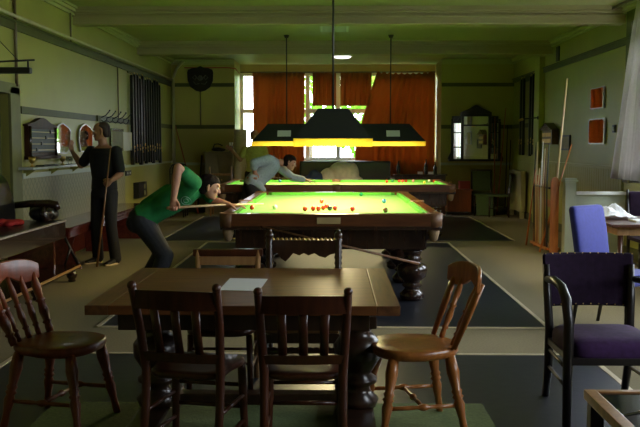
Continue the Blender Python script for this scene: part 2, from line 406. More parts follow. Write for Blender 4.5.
# ------------------------------------------------------------------ snooker tables
TL, TW = 3.86, 2.08
def snooker_table(loc, rz, label):
    t = thing('snooker_table', loc, rz, label, 'snooker table', 'snooker tables')
    hl, hw = TL/2, TW/2
    MB().box(-hw+.10, hw-.10, -hl+.10, hl-.10, .79, .83).build('bed_cloth', m_baize, t)
    # cushions
    pk = .075
    def cushion(p0, p1, inn):
        p0, p1, inn = V(p0), V(p1), V(inn); d = (p1-p0).normalized()
        A = []
        for p, s in ((p0, 1), (p1, -1)):
            q = p + inn*.055 + d*s*.05
            A.append([V((p.x, p.y, .83)), V((p.x, p.y, .862)), V((q.x, q.y, .868)), V((q.x, q.y, .855)), V((q.x, q.y, .83))])
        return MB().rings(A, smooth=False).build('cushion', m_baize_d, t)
    a = .105
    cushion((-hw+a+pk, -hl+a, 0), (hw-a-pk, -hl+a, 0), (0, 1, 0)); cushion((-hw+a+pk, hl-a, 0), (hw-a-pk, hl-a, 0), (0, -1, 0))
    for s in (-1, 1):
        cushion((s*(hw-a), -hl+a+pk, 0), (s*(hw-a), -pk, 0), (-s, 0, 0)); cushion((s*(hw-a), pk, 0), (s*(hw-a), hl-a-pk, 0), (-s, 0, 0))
    # wooden rails
    for s in (-1, 1):
        b = MB(); b.box(-hw+.09, hw-.09, s*hl-.0525-s*.0525, s*hl+.0525-s*.0525, .75, .868, .012); b.build('rail', m_mahog_rail, t)
        for q in (-1, 1):
            b = MB(); b.box(s*hw-.0525-s*.0525, s*hw+.0525-s*.0525, min(q*.06, q*(hl-.09)), max(q*.06, q*(hl-.09)), .75, .868, .012); b.build('rail', m_mahog_rail, t)
    # dark fascia mouldings below the rails, frame
    b = MB()
    for s in (-1, 1):
        b.box(-hw+.02, hw-.02, s*hl-.03-s*.03, s*hl+.03-s*.03, .715, .752, .01); b.box(s*hw-.03-s*.03, s*hw+.03-s*.03, -hl+.02, hl-.02, .715, .752, .01)
    b.build('moulding', m_mahog, t)
    b = MB(); b.box(-hw+.13, hw-.13, -hl+.13, hl-.13, .52, .79, .01); b.build('frame', m_mahog, t)
    # pockets
    for px, py in [(sx*(hw-.07), sy*(hl-.07)) for sx in (-1, 1) for sy in (-1, 1)] + [(-hw+.05, 0), (hw-.05, 0)]:
        b = MB(); b.lathe((px, py, 0), [(.74, .078), (.872, .082), (.874, .066), (.83, .058), (.76, .05), (.74, .05)], 18)
        pc = b.build('pocket', m_leath_br, t)
        b = MB(); b.lathe((px, py, 0), [(.75, .055), (.68, .052), (.62, .035), (.60, .01)], 12); b.build('pocket_net', m_net, pc)
    # legs
    for sx in (-1, 1):
        for yy in (-1.62, -.54, .54, 1.62):
            b = MB(); X = sx*.79
            b.box(X-.11, X+.11, yy-.11, yy+.11, .50, .74, .012)
            b.lathe((X, yy, 0), [(0, .085), (.03, .115), (.07, .118), (.10, .085), (.125, .07), (.15, .10), (.17, .075), (.20, .09), (.24, .135), (.30, .148), (.345, .14), (.365, .10), (.385, .075), (.41, .10), (.43, .075), (.47, .09), (.50, .105)], 22)
            b.build('leg', m_mahog, t)
    for s in (-1, 1):
        b = MB(); b.box(-.13, .09, s*hl-.004+s*.004, s*hl+.004+s*.004, .775, .835, .003); b.build('name_plate', m_ivory, t)
    return t
T1 = (-.02, 8.07+TL/2, 0); T2 = (.06, 14.05+TW/2, 0)
snk = snooker_table(T1, 0, 'near snooker table with red balls clustered on its bright green cloth')
again(snk, T2, 90, 'far snooker table standing crosswise in front of the bay window')

BR = .0262
def ball_(x, y, m, label, grp, z=.83): return tag(MB().ball((0, 0, 0), BR, n=16).build('snooker_ball', m), label, 'ball', grp), (x, y, z+BR)
def put(x, y, m, label, grp, z=.83):
    o, l = ball_(x, y, m, label, grp, z); o.location = l
def bm_(n, c): return mat(n, c, .08, coat=.6, var=.02)
mb_w, mb_g, mb_b, mb_br, mb_k, mb_p, mb_y = bm_('white ball', (.85, .82, .7)), bm_('green ball', (.0, .25, .09)), bm_('blue ball', (.03, .18, .35)), bm_('brown ball', (.18, .06, .02)), bm_('black ball', (.01, .01, .01)), bm_('pink ball', (.75, .3, .3)), bm_('yellow ball', (.7, .5, .02))
GN, GF = 'balls on the near table', 'balls on the far table'
for x, y, l in ((-.85, 9.066, 'lone red ball beside the bridge hand of the man in green'),
                (-.288, 8.90, 'leftmost red ball of the cluster on the near table'),
                (-.205, 8.93, 'left of two touching red balls in the near table cluster'),
                (-.150, 8.92, 'right of two touching red balls in the near table cluster'),
                (-.132, 10.10, 'red ball lying behind the rest of the near table cluster'),
                (-.100, 9.06, 'red ball just left of the black ball, in front of another red'),
                (-.068, 9.28, 'red ball half hidden at the back middle of the cluster'),
                (.022, 9.0, 'red ball touching the right side of the black ball'),
                (.201, 8.89, 'single red ball to the right of the near table cluster')): put(x, y, m_red, l, GN)
put(-.613, 9.143, mb_w, 'white cue ball in front of the tip of the green shirted man\'s cue', GN)
put(-.033, 8.96, mb_k, 'black ball among the red cluster on the near table', GN)
put(.375, 11.55, mb_g, 'green ball near the far cushion of the near table', GN)
put(.598, 10.147, mb_b, 'blue ball on the right half of the near table', GN)
put(.53, 8.735, mb_br, 'brown ball close to the near cushion on the right', GN)
for x, y, m, l in ((.966, 15.6, m_red, 'leftmost red ball on the right half of the far table'),
                   (1.087, 15.85, mb_g, 'green ball between red balls on the far table'),
                   (1.20, 15.75, m_red, 'left red ball of a close row of three on the far table'),
                   (1.262, 15.75, m_red, 'middle red ball of a close row of three on the far table'),
                   (1.325, 15.78, m_red, 'right red ball of a close row of three on the far table'),
                   (1.47, 15.9, mb_p, 'pink ball next to the row of three reds on the far table'),
                   (1.76, 15.9, mb_w, 'white ball near the right end of the far table'),
                   (1.83, 15.7, m_red, 'rightmost red ball of the far table, by its end cushion'),
                   (1.60, 15.2, mb_y, 'yellow ball near the front cushion of the far table'),
                   (-.97, 15.85, mb_b, 'blue ball in front of the bending man on the far table')): put(x, y, m, l, GF)
put(.955, 8.14, m_red, 'red ball hanging in the net of the near right corner pocket', GN, .622)

# ------------------------------------------------------------------ table lamps
def table_lamp(loc, rz, label, energy):
    t = thing('snooker_table_lamp', loc, rz, label, 'lamp', 'lamps over the snooker tables')
    z0, z1, bw, bl, tw, tl = 1.572, 1.872, .385, 1.475, .155, 1.22
    ring = lambda w, l, z: [(-w, -l, z), (w, -l, z), (w, l, z), (-w, l, z)]
    MB().rings([ring(bw, bl, z0), ring(tw, tl, z1)], cap=False, smooth=False).rings([ring(tw, tl, z1), ring(tw-.001, tl-.001, z1+.004)], smooth=False).build('shade', m_shade, t)
    MB().rings([ring(bw-.012, bl-.012, z0), ring(tw-.012, tl-.012, z1-.01)], cap=False, smooth=False).rings([ring(tw-.012, tl-.012, z1-.01), ring(tw-.02, tl-.02, z1-.012)], smooth=False).build('shade_lining', m_shade_in, t)
    b = MB()
    for (ax, ay), (cx_, cy_) in (((-bw, -bl), (bw, -bl)), ((bw, -bl), (bw, bl)), ((bw, bl), (-bw, bl)), ((-bw, bl), (-bw, -bl))):
        d = V((cx_-ax, cy_-ay, 0)); L_ = d.length; d.normalize(); nrm = V((d.y, -d.x, 0)); N = int(L_/.013)
        top = []; bot = []
        for k in range(N+1):
            p = V((ax, ay, 0)) + d*(L_*k/N) + nrm*(.004 if k % 2 else -.002)
            top.append((p.x, p.y, z0+.004)); bot.append((p.x, p.y, 1.492 + (.008 if k % 2 else 0)))
        b.rings([top, bot], cap=False, closed=False)
    b.build('fringe', m_fringe, t)
    for x in (-.46, .46):
        s = .9 if x > 0 else -.9
        b = MB(); b.rod((0, s, z1), (0, s, ZC-.01), .011); b.lathe((0, s, 0), [(ZC-.05, .03), (ZC, .05)], 12); b.build('suspension_rod', m_chain, t)
    for y in (-1.05, -.35, .35, 1.05):
        b = MB(); b.ball((0, y, 1.685), .035, (1, 1, 1.2), 10); b.build('bulb', m_bulb, t)
        MB().rod((0, y, 1.72), (0, y, z1-.01), .018).build('bulb_holder', m_brass, t)
    for y in (-.93, .93):
        if rz:   # card notices clipped on the long side
            nv = V((bw-tw, 0, 0)); f0 = .28; f1 = .62
            p0 = V((bw - (bw-tw)*f0 + .004, y, z0+(z1-z0)*f0)); p1 = V((bw - (bw-tw)*f1 + .004, y, z0+(z1-z0)*f1))
            pass
            MB().rings([[p0+V((0, -.115, 0)), p0+V((0, .115, 0)), p0+V((-.004, .115, -.003)), p0+V((-.004, -.115, -.003))], [p1+V((0, -.115, 0)), p1+V((0, .115, 0)), p1+V((-.004, .115, -.003)), p1+V((-.004, -.115, -.003))]], smooth=False).build('card_notice', m_notice, t)
    l = bpy.data.lights.new('lamp light', 'AREA'); l.shape = 'RECTANGLE'; l.size = .36; l.size_y = 2.6; l.energy = energy; l.color = (1, .80, .45)
    o = bpy.data.objects.new('lamp_light', l); COL.objects.link(o); o.parent = t; o.location = (0, 0, 1.60)
    l2 = bpy.data.lights.new('lamp glow', 'AREA'); l2.shape = 'RECTANGLE'; l2.size = .2; l2.size_y = 2.3; l2.energy = energy*.12; l2.color = (1, .80, .45)
    o = bpy.data.objects.new('lamp_glow', l2); COL.objects.link(o); o.parent = t; o.location = (0, 0, 1.655); o.rotation_euler = (PI, 0, 0)
    return t
LE = 112
lp = table_lamp((0, 9.98, 0), 0, 'dark green fringed lamp canopy seen end on above the near snooker table', LE)
lp2 = table_lamp((.095, 15.15, 0), -90, 'dark green fringed lamp canopy seen broadside above the far snooker table', LE*.85)

# ------------------------------------------------------------------ curtains of the bay
b = MB(); b.rod((BX0+.03, 20.38, 3.2), (BX1-.03, 20.38, 3.2), .016)
cr = b.build('curtain_rod', m_brownpipe)
tag(cr, 'long thin curtain rod across the top of the bay window', 'curtain rod')
def curtain(label, x0, x1, ztop, zbot, y, m, bx0=None, bx1=None, folds=9, amp=.035, gp='orange bay curtains', axis='x', nz=14, sag=0., pinch=None, name='curtain'):
    rnd = random.Random(folds*7+int(x0*100)); N = folds*10
    ph = [rnd.uniform(-.5, .5) for _ in range(N+1)]
    bx0 = x0 if bx0 is None else bx0; bx1 = x1 if bx1 is None else bx1
    b = MB(); rows = []
    for j in range(nz+1):
        t = j/nz; row = []
        for i in range(N+1):
            s = i/N; e = t if pinch is None else pinch(t)
            x = (x0+(x1-x0)*s)*(1-e) + (bx0+(bx1-bx0)*s)*e
            a = amp*(.5+.5*min(1, t*3))*(.7+.3*math.sin(3*s*PI+folds))
            d = a*math.sin(2*PI*folds*s + .6*math.sin(5*s+folds) + .3*t*math.sin(9*s)) + .012*math.sin(23*s*PI+2*t)
            z = ztop + (zbot-ztop)*t + (sag*math.sin(PI*s)*(-1) if j == 0 else 0) + (.02*math.sin(2*PI*folds*s) if j == 0 else 0)
            row.append((x, y+d, z) if axis == 'x' else (y+d, x, z))
        rows.append(row)
    b.rings(rows, cap=False, closed=False)
    o = b.build(name, m); md = o.modifiers.new('thick', 'SOLIDIFY'); md.thickness = .003
    return tag(o, label, 'curtain', gp)
curtain('wide full length orange curtain at the left of the bay window', -1.88, -.66, 3.2, .62, 20.38, m_curtain, -1.86, -.68, 10)
curtain('short hitched up orange curtain just behind the near lamp', -.48, .07, 3.2, 2.42, 20.38, m_curtain, folds=5)
curtain('short hitched up orange curtain right of the near lamp rods', .17, .90, 3.2, 2.42, 20.38, m_curtain, folds=6, bx1=.86)
curtain('largest orange curtain, with small holes, at the right of the bay window', 1.02, 2.36, 3.2, .62, 20.34, m_curtain, .52, 2.37, 10, .045, sag=.04, pinch=lambda t: min(1, t*1.5)**.9)

# pale curtain at the near right window
curtain('pale grey curtain drawn to the far side of the right hand window', 10.45, 11.0, 3.34, 1.06, 3.80, m_wcurtain, 10.6, 11.85, 5, .05, gp='side window curtains', axis='y')
b = MB(); b.rod((3.80, 8.9, 3.36), (3.80, 12.15, 3.36), .02); b.ball((3.80, 12.17, 3.36), .04)
tag(b.build('curtain_pole', m_brownpipe), 'curtain pole above the right hand window, holding pale curtain', 'curtain pole')

# ------------------------------------------------------------------ chairs
SP = [(0, .012), (.08, .014), (.14, .011), (.17, .018), (.20, .012), (.35, .018), (.5, .012), (.53, .019), (.56, .012), (.75, .016), (.9, .011), (1, .010)]
LG = [(0, .019), (.05, .021), (.22, .019), (.40, .029), (.46, .021), (.49, .031), (.52, .022), (.56, .030), (.59, .022), (.8, .034), (1, .027)]
def windsor(loc, rz, label, m, nsp=3, flat=False):
    t = thing('windsor_chair', loc, rz, label, 'chair', 'windsor chairs at the dining table ends')
    b = MB(); out = []
    for z, k in ((.395, .92), (.402, 1.01), (.425, 1.07), (.447, 1.06), (.453, 1.0), (.445, .55), (.442, .1)):
        r = []
        for i in range(28):
            a = 2*PI*i/28; x = .215*k*(abs(math.cos(a))**.75)*(1 if math.cos(a) >= 0 else -1); y = .215*k*(abs(math.sin(a))**.8)*(1 if math.sin(a) >= 0 else -1)
            if y < 0: x *= .92
            r.append((x, y, z))
        out.append(r)
    b.rings(out); b.build('seat', m, t)
    for sx in (-1, 1):
        for sy in (-1, 1):
            MB().turned((sx*.215, sy*.22, 0), (sx*.155, sy*.15, .41), LG).build('leg', m, t)
    ST = [(0, .010), (.3, .012), (.42, .010), (.46, .017), (.5, .020), (.54, .017), (.58, .010), (.7, .012), (1, .010)]
    for sx in (-1, 1):
        MB().turned((sx*.19, -.19, .155), (sx*.19, .19, .155), ST).build('stretcher', m, t)
    MB().turned((-.19, 0, .155), (.19, 0, .155), ST).build('stretcher', m, t)
    for sx in (-1, 1):
        if flat: MB().tube([(sx*.175, -.165, .45), (sx*.19, -.24, .64), (sx*.205, -.30, .79)], [.024, .036, .030], 10, .5, (1, 0, 0)).build('back_post', m, t)
        else: MB().turned((sx*.175, -.165, .45), (sx*.205, -.29, .78), [(a, r*1.6) for a, r in SP]).build('back_post', m, t)
    for k in range(nsp):
        x = -.1+.2*k/(nsp-1) if nsp > 1 else 0
        MB().turned((x*.95, -.185, .45), (x*1.15, -.315, .78), [(a, r*1.15) for a, r in SP]).build('spindle', m, t)
    b = MB(); out = []
    for i in range(15):
        s = -1+2*i/14; x = .235*s; y = -.325+.055*s*s; top = .868-.04*s**4; bot = .748+.028*math.cos(s*PI*1.5)*(1-abs(s)*.4)
        out.append([(x, y-.013, bot), (x, y+.013, bot), (x, y+.006, top), (x, y-.016, top)])
    b.rings(out); o = b.build('crest_rail', m, t); md = o.modifiers.new('b', 'BEVEL'); md.width = .006; md.segments = 2
    return t
windsor((-1.475, 4.60, .01), -103, 'red brown windsor chair with turned spindles left of the dining table', m_windsor_red, 3)
windsor((.43, 4.56, .01), 101, 'honey coloured windsor chair right of the dining table, back to the purple armchair', m_windsor_or, 2, True)

def slat_chair(loc, rz, label, w=.45):
    t = thing('slat_back_chair', loc, rz, label, 'chair', 'slat back chairs in front of the dining table'); m = m_chairdark; h = w/2
    b = MB(); out = []
    for z, k in ((.425, .95), (.435, 1), (.450, 1), (.457, .97), (.447, .6), (.444, .1)):
        out.append([(k*h*1.02*(abs(math.cos(a))**.45)*(1 if math.cos(a) >= 0 else -1)*(1 if math.sin(a) > 0 else .9), .22+k*.205*(abs(math.sin(a))**.45)*(1 if math.sin(a) >= 0 else -1), z) for a in [2*PI*i/32 for i in range(32)]])
    b.rings(out); b.build('seat', m, t)
    for s in (-1, 1):
        b = MB(); b.tube([(s*h*.9, -.05, 0), (s*h*.9, .02, .3), (s*h*.9, .03, .46), (s*h*.96, -.01, .68), (s*h*1.0, -.07, .865), (s*h*1.0, -.075, .885)], [.019, .021, .022, .021, .019, .010], 10, .85); b.ball((s*h, -.073, .872), .021); b.build('back_post', m, t)
        MB().turned((s*h*.92, .40, 0), (s*h*.86, .385, .43), [(0, .015), (.1, .018), (.6, .021), (.9, .022), (1, .02)]).build('leg', m, t)
        for z in (.14, .27): MB().rod((s*h*.9, 0, z), (s*h*.9, .39, z-.01), .010).build('stretcher', m, t)
    for z, yy in ((.20, .395), (.19, -.01), (.31, .395)): MB().rod((-h*.9, yy, z), (h*.9, yy, z), .011).build('stretcher', m, t)
    def rail(z0, z1, y0, bow, nm, arch=0):
        b = MB(); out = []
        for i in range(11):
            s = -1+.2*i; y = y0-bow*(1-s*s); out.append([(s*h*.98, y-.010, z0), (s*h*.98, y+.010, z0), (s*h*.98, y+.008-.014, z1+arch*(1-s*s)), (s*h*.98, y-.010-.014, z1+arch*(1-s*s))])
        b.rings(out, smooth=False); return b.build(nm, m, t)
    rail(.765, .85, -.045, .03, 'top_rail', .006); rail(.51, .555, .02, .02, 'lower_rail')
    for k in (-1, 0, 1):
        x = k*w*.235
        b = MB(); b.tube([(x, .0, .545), (x, -.04, .66), (x*1.05, -.07, .775)], .021, 8, .35, (1, 0, 0)); b.build('slat', m, t)
    return t
slat_chair((-.695, 3.88, .01), -11, 'dark slat back chair with back to the camera at front left of the table', .40)
slat_chair((-.135, 3.92, .01), 1, 'dark slat back chair with back to the camera at front middle of the table', .405).scale = (1, 1, .968)

# plain chair behind the table (facing the camera)
t = thing('plain_chair', (-.675, 5.50, .006), 180, 'plain pale wooden chair pushed in behind the dining table, left of the carved chair', 'chair')
b = MB(); out = []
for z, k in ((.37, .94), (.38, 1), (.40, 1), (.41, .97), (.402, .6), (.399, .1)):
    out.append([(k*.21*(abs(math.cos(a))**.6)*(1 if math.cos(a) >= 0 else -1), .245+k*.22*(abs(math.sin(a))**.6)*(1 if math.sin(a) >= 0 else -1), z) for a in [2*PI*i/30 for i in range(30)]])
b.rings(out).build('seat', m_chairdark, t)
for s in (-1, 1):
    b = MB(); b.tube([(s*.18, -.02, 0), (s*.185, .02, .42), (s*.195, -.03, .83)], [.017, .019, .016], 8); b.build('back_post', m_lightwood, t)
    MB().rod((s*.185, .42, 0), (s*.175, .40, .375), .016, .020).build('leg', m_chairdark, t)
    for z in (.15, .25): MB().rod((s*.18, 0, z), (s*.182, .41, z), .009).build('stretcher', m_chairdark, t)
for z in (.2, .29): MB().rod((-.18, .41, z), (.18, .41, z), .009).build('stretcher', m_chairdark, t)
b = MB(); b.box(-.225, .225, -.055, -.015, .79, .838, .012); b.build('top_rail', m_chairdark, t)
b = MB(); b.box(-.19, .19, -.03, -.012, .735, .79, .004); b.build('cross_rail', m_lightwood, t)

# carved chair
t = thing('carved_chair', (-.19, 5.58, .006), 180, 'ornate carved oak chair with turned finials pushed in behind the dining table', 'chair')
m = m_oak_d
TW_ = [(i/24, .021+.006*(i % 2)) for i in range(25)]
for s in (-1, 1):
    b = MB(); b.turned((s*.225, 0, 0), (s*.225, 0, .46), [(0, .02), (.1, .024), (.3, .022), (.5, .027), (.9, .027), (1, .025)]); b.turned((s*.225, 0, .46), (s*.225, -.06, .90), TW_); b.ball((s*.225, -.062, .915), .027); b.ball((s*.225, -.064, .945), .014); b.build('back_post', m, t)
    b = MB(); b.turned((s*.225, .46, 0), (s*.215, .45, .36), [(0, .02), (.08, .028), (.12, .018), (.3, .026), (.5, .018), (.7, .028), (.75, .022), (1, .027)]); b.build('leg', m, t)
    MB().rod((s*.225, 0, .14), (s*.22, .46, .14), .013).build('stretcher', m, t)
for z, yy in ((.14, .46), (.27, .46)): MB().turned((-.22, yy, z), (.22, yy, z), TW_).build('stretcher', m, t)
b = MB(); out = []
poly = [(-.21, .80), (-.21, .885), (.21, .885), (.21, .80), (.17, .80), (.15, .765), (.12, .745), (.095, .77), (.07, .80), (.03, .785), (0, .80), (-.03, .785), (-.07, .80), (-.10, .78), (-.14, .77), (-.17, .79)]
b.prism(poly, (0, -.07, 0), (1, 0, 0), (0, 0, 1), (0, .03, 0)); b.build('carved_rail', m, t)
b = MB()
for i in range(15): b.ball((-.20+.4*i/14, -.055, .889), .011, n=8)
b.build('beading', m_brass, t)
b = MB(); b.box(-.23, .23, .0, .48, .32, .38, .01); b.build('seat_frame', m, t)
b = MB(); b.box(-.225, .225, .02, .48, .38, .42, .018); b.build('seat', mat('brown hide seat', (.20, .10, .035), .28, scale=14, var=.4), t)

# purple armchair
t = thing('purple_armchair', (1.515, 5.08, .006), 180, 'dark armchair with purple velvet seat and studded back, nearest on the right', 'chair')
m = m_ebony
b = MB(); out = []
for i in range(13):
    s = -1+i/6; x = .262*s; y = -.02-.05*(1-s*s); out.append([(x, y-.022, .55), (x, y+.018, .55), (x*1.02, y+.012-.04, .862-.006*s*s*0), (x*1.02, y-.022-.04, .862)])
b.rings(out, smooth=False); o = b.build('backrest', m_purple, t); o.modifiers.new('b', 'BEVEL').width = .012
b = MB()
for i in range(12):
    s = -1+2*i/11; y = -.02-.05*(1-s*s)
    b.ball((.25*s, y+.018, .562), .004, n=8); b.ball((.255*s, y-.022, .862), .004, n=8)
b.build('brass_stud', m_brass, t)['kind'] = 'stuff'
b = MB(); out = []
for z, k in ((.36, .97), (.385, 1.0), (.42, 1.0), (.445, .97), (.462, .88), (.472, .65), (.475, .2)):
    out.append([(.248*k*(abs(math.cos(a))**.35)*(1 if math.cos(a) >= 0 else -1), .28+.255*k*(abs(math.sin(a))**.35)*(1 if math.sin(a) >= 0 else -1), z) for a in [2*PI*i/40 for i in range(40)]])
b.rings(out).build('seat', mat('purple seat velvet', (.055, .020, .085), .85, scale=30, var=.35, sheen=.05, spec=.2), t)
b = MB(); b.box(-.25, .25, .0, .535, .335, .375, .006); b.build('seat_frame', m, t)
for s in (-1, 1):
    b = MB(); b.tube([(s*.235, -.06, 0), (s*.235, .0, .2), (s*.235, .01, .42), (s*.245, -.01, .60), (s*.25, -.04, .80)], [.022, .026, .027, .024, .018], 8); b.build('back_leg', m, t)
    b = MB(); b.tube([(s*.26, .51, 0), (s*.26, .51, .45), (s*.26, .51, .56), (s*.268, .48, .68), (s*.272, .40, .735), (s*.268, .22, .745), (s*.255, .02, .72)], [.024, .030, .028, .028, .026, .024, .02], 10); b.build('arm', m, t)
    for z in (.2, .3): MB().rod((s*.235, 0, z), (s*.258, .51, z), .010).build('stretcher', m, t)

# blue chair
t = thing('blue_chair', (2.185, 7.24, .0), -140, 'tall blue velvet dining chair standing behind the purple armchair', 'chair')
b = MB(); b.tube([(0, -.0, .40), (0, -.02, .55), (0, -.05, .78), (0, -.09, .99), (0, -.095, 1.005)], [.215, .222, .226, .215, .20], 4, 1, (1, 0, 0)); b.bm.free()
b = MB(); out = []
for z, y, w in ((.40, 0, .20), (.55, -.01, .215), (.8, -.05, .22), (.975, -.085, .215), (1.0, -.09, .20), (1.006, -.092, .17)):
    tt = .042 if z < .98 else (.032 if z < 1.003 else .012)
    out.append([(w*(abs(math.cos(a))**.3)*(1 if math.cos(a) >= 0 else -1), y+tt*(abs(math.sin(a))**.5)*(1 if math.sin(a) >= 0 else -1), z) for a in [2*PI*i/32 for i in range(32)]])
b.rings(out).build('backrest', m_blue, t)
b = MB(); b.box(-.22, .22, .02, .47, .39, .49, .035); b.build('seat', m_blue, t)
for s in (-1, 1):
    MB().tube([(s*.185, -.07, 0), (s*.19, 0, .40)], [.017, .022], 4).build('leg', m_ebony, t)
    MB().tube([(s*.19, .43, 0), (s*.19, .43, .39)], [.018, .024], 4).build('leg', m_ebony, t)

# ------------------------------------------------------------------ dining table
TX0, TX1, TY0, TY1 = -1.165, .315, 4.0, 5.25
t = thing('dining_table', ((TX0+TX1)/2, (TY0+TY1)/2, .01), 0, 'long oak refectory table with bulbous pedestals in the foreground', 'table')
hx, hy = (TX1-TX0)/2, (TY1-TY0)/2
b = MB(); b.box(-hx+.11, hx-.11, -hy, hy, .705, .75, .004); b.build('tabletop', m_oak, t)
for s in (-1, 1):
    b = MB(); b.box(s*hx-.055-s*.055, s*hx+.055-s*.055, -hy, hy, .704, .7505, .004); b.build('end_board', wood('oak end board', (.19, .072, .023), (.10, .037, .013), .42, .0, 4, (9, .9, 9)), t)
b = MB(); b.box(-hx+.14, hx-.14, -hy+.06, hy-.06, .62, .704, .006); b.build('apron', m_oak_d, t)
for x in (-.53, .56):
    b = MB(); b.box(x-.09, x+.09, -.25, .25, .56, .625, .01)
    b.lathe((x, 0, 0), [(.09, .10), (.13, .115), (.17, .075), (.20, .065), (.225, .105), (.245, .105), (.27, .07), (.30, .09), (.36, .125), (.43, .128), (.47, .10), (.50, .065), (.52, .09), (.56, .10)], 24)
    b.build('pedestal', m_oak_d, t)
    b = MB(); b.box(x-.085, x+.085, -.42, .42, .0, .095, .015); b.build('foot', m_oak_d, t)
b = MB(); b.box(-.53, .56, -.05, .05, .10, .16, .01); b.build('stretcher', m_oak_d, t)
# sheet of paper
b = MB(); b.prism([(-.122, -.185), (.088, -.215), (.103, .19), (-.112, .215)], (0, 0, 0), (1, 0, 0), (0, 1, 0), (0, 0, .0012))
o = b.build('paper_sheet', m_paper); o.location = (-.468, 4.62, .7608); tag(o, 'white sheet of paper lying on the oak dining table', 'paper')

# glass topped coffee table
t = thing('coffee_table', (1.60, 3.05, .006), 0, 'low table with black glass top and golden wood frame, bottom right', 'table')
m = wood('golden frame wood', (.42, .21, .07), (.26, .12, .035), .3, .3)
for a in ((-.54, -.49, -.56, .56), (.49, .54, -.56, .56)): bx('frame_rail', m, (*a, .435, .475), t, .004)
for a in ((-.49, .49, -.56, -.525), (-.49, .49, .525, .56)): bx('frame_rail', m, (*a, .435, .475), t, .004)
gl = bx('glass_top', mat('black glass', (.008, .010, .014), .08, spec=.35), (-.49, .49, -.525, .525, .455, .468), t)
b = MB(); b.tube([(-.49, .22, .4685), (.10, .525, .4685)], .006, 4, .15, (0, 0, 1)); b.build('reflection_strip', m_steel, gl)  # strip and blocks imitate window bars reflected in the glass
for k in (.18, .42, .66): 
    p = V((-.49, .22, .4688)).lerp(V((.10, .525, .4688)), k); b = MB(); b.box(p.x-.022, p.x+.022, p.y-.010, p.y+.010, .468, .470); b.build('reflection_block', m, gl)
for sx in (-1, 1):
    for sy in (-1, 1): bx('leg', m_ebony, (sx*.50-.028, sx*.50+.028, sy*.52-.028, sy*.52+.028, 0, .436), t, .003)
# ------------------------------------------------------------------ people
def basis(d, s):
    d = V(d).normalized(); s = V(s); s = (s - d*s.dot(d)).normalized(); return d, s, d.cross(s)
def limb(b, pts, rad):
    pts = [V(p) for p in pts]
    for p, r in zip(pts, rad): b.ball(p, r, n=14)
    for i in range(len(pts)-1): b.rod(pts[i], pts[i+1], rad[i], rad[i+1], 14)
def torso(b, secs):
    # secs: (centre, width axis, half width, depth axis, half depth)
    b.rings([[V(c) + V(u)*w*math.cos(a)*(abs(math.cos(a))**-.12 if abs(math.cos(a)) > .01 else 1) + V(v)*d*math.sin(a) for a in [2*PI*k/24 for k in range(24)]] for c, u, w, v, d in secs])
def hand(b, W, d, side, sgn, curl=(.5, .7, .5), spread=.0, sc=1.):
    # W wrist, d towards the fingers, side = towards the thumb, sgn * (d x side) = palm normal
    d, s, n = basis(d, side); n = n*sgn; W = V(W)
    b.rings([[W + d*(t*sc) + s*(w*sc*math.cos(a)) + n*(h*sc*math.sin(a)) for a in [2*PI*k/14 for k in range(14)]] for t, w, h in ((-.015, .026, .020), (.02, .033, .018), (.05, .042, .017), (.08, .043, .015), (.092, .038, .011))])
    for i, k in enumerate((.95, 1.05, 1.0, .8)):
        p = W + d*(.083*sc) + s*((.031-.0205*i)*sc); a = 0; dd = (d + s*(spread*(1.5-i))).normalized()
        r = .0092*sc
        for L_, c in zip((.044, .027, .022), curl):
            a += c; q = p + (dd*math.cos(a) + n*math.sin(a))*(L_*k*sc)
            limb(b, [p, q], [r, r*.92]); p = q; r *= .92
    p = W + d*(.022*sc) + s*(.03*sc); t1 = (d*.75 + s*.55 + n*.35).normalized(); t2 = (d*.85 + s*.05 + n*.55).normalized()
    q = p + t1*(.045*sc); limb(b, [p - t1*.01, q], [.014*sc, .0115*sc]); limb(b, [q, q + t2*(.034*sc)], [.0115*sc, .009*sc])
def head_M(c, face, up):
    f = V(face).normalized(); u = V(up); u = (u - f*u.dot(f)).normalized(); l = u.cross(f)
    return MX(((f.x, l.x, u.x, c[0]), (f.y, l.y, u.y, c[1]), (f.z, l.z, u.z, c[2]), (0, 0, 0, 1)))
HR = [(-.118, .052, .020, .018), (-.108, .046, .042, .034), (-.085, .034, .062, .052), (-.055, .022, .076, .062), (-.02, .010, .088, .069), (.015, .004, .095, .074), (.045, -.002, .098, .077), (.075, -.006, .088, .070), (.098, -.008, .064, .052), (.112, -.008, .034, .028), (.116, -.008, .010, .008)]
def head(b, M):
    b.rings([[M @ V((cx_ + d*math.cos(a), w*math.sin(a), z)) for a in [2*PI*k/24 for k in range(24)]] for z, cx_, d, w in HR])
    P_ = lambda x, y, z: M @ V((x, y, z))
    limb(b, [P_(.092, 0, .022), P_(.104, 0, -.005), P_(.116, 0, -.028)], [.009, .011, .013])
    for s in (-1, 1):
        limb(b, [P_(.106, s*.013, -.030)], [.009]); limb(b, [P_(.086, s*.05, .032), P_(.097, s*.018, .030)], [.010, .010])
        limb(b, [P_(-.008, s*.076, -.035), P_(-.016, s*.084, -.005), P_(-.012, s*.082, .018)], [.009, .014, .012])
        limb(b, [P_(.070, s*.045, -.02)], [.022])
    limb(b, [P_(.088, -.018, -.062), P_(.094, 0, -.060), P_(.088, .018, -.062)], [.009, .010, .009]); limb(b, [P_(.075, 0, -.098)], [.022])
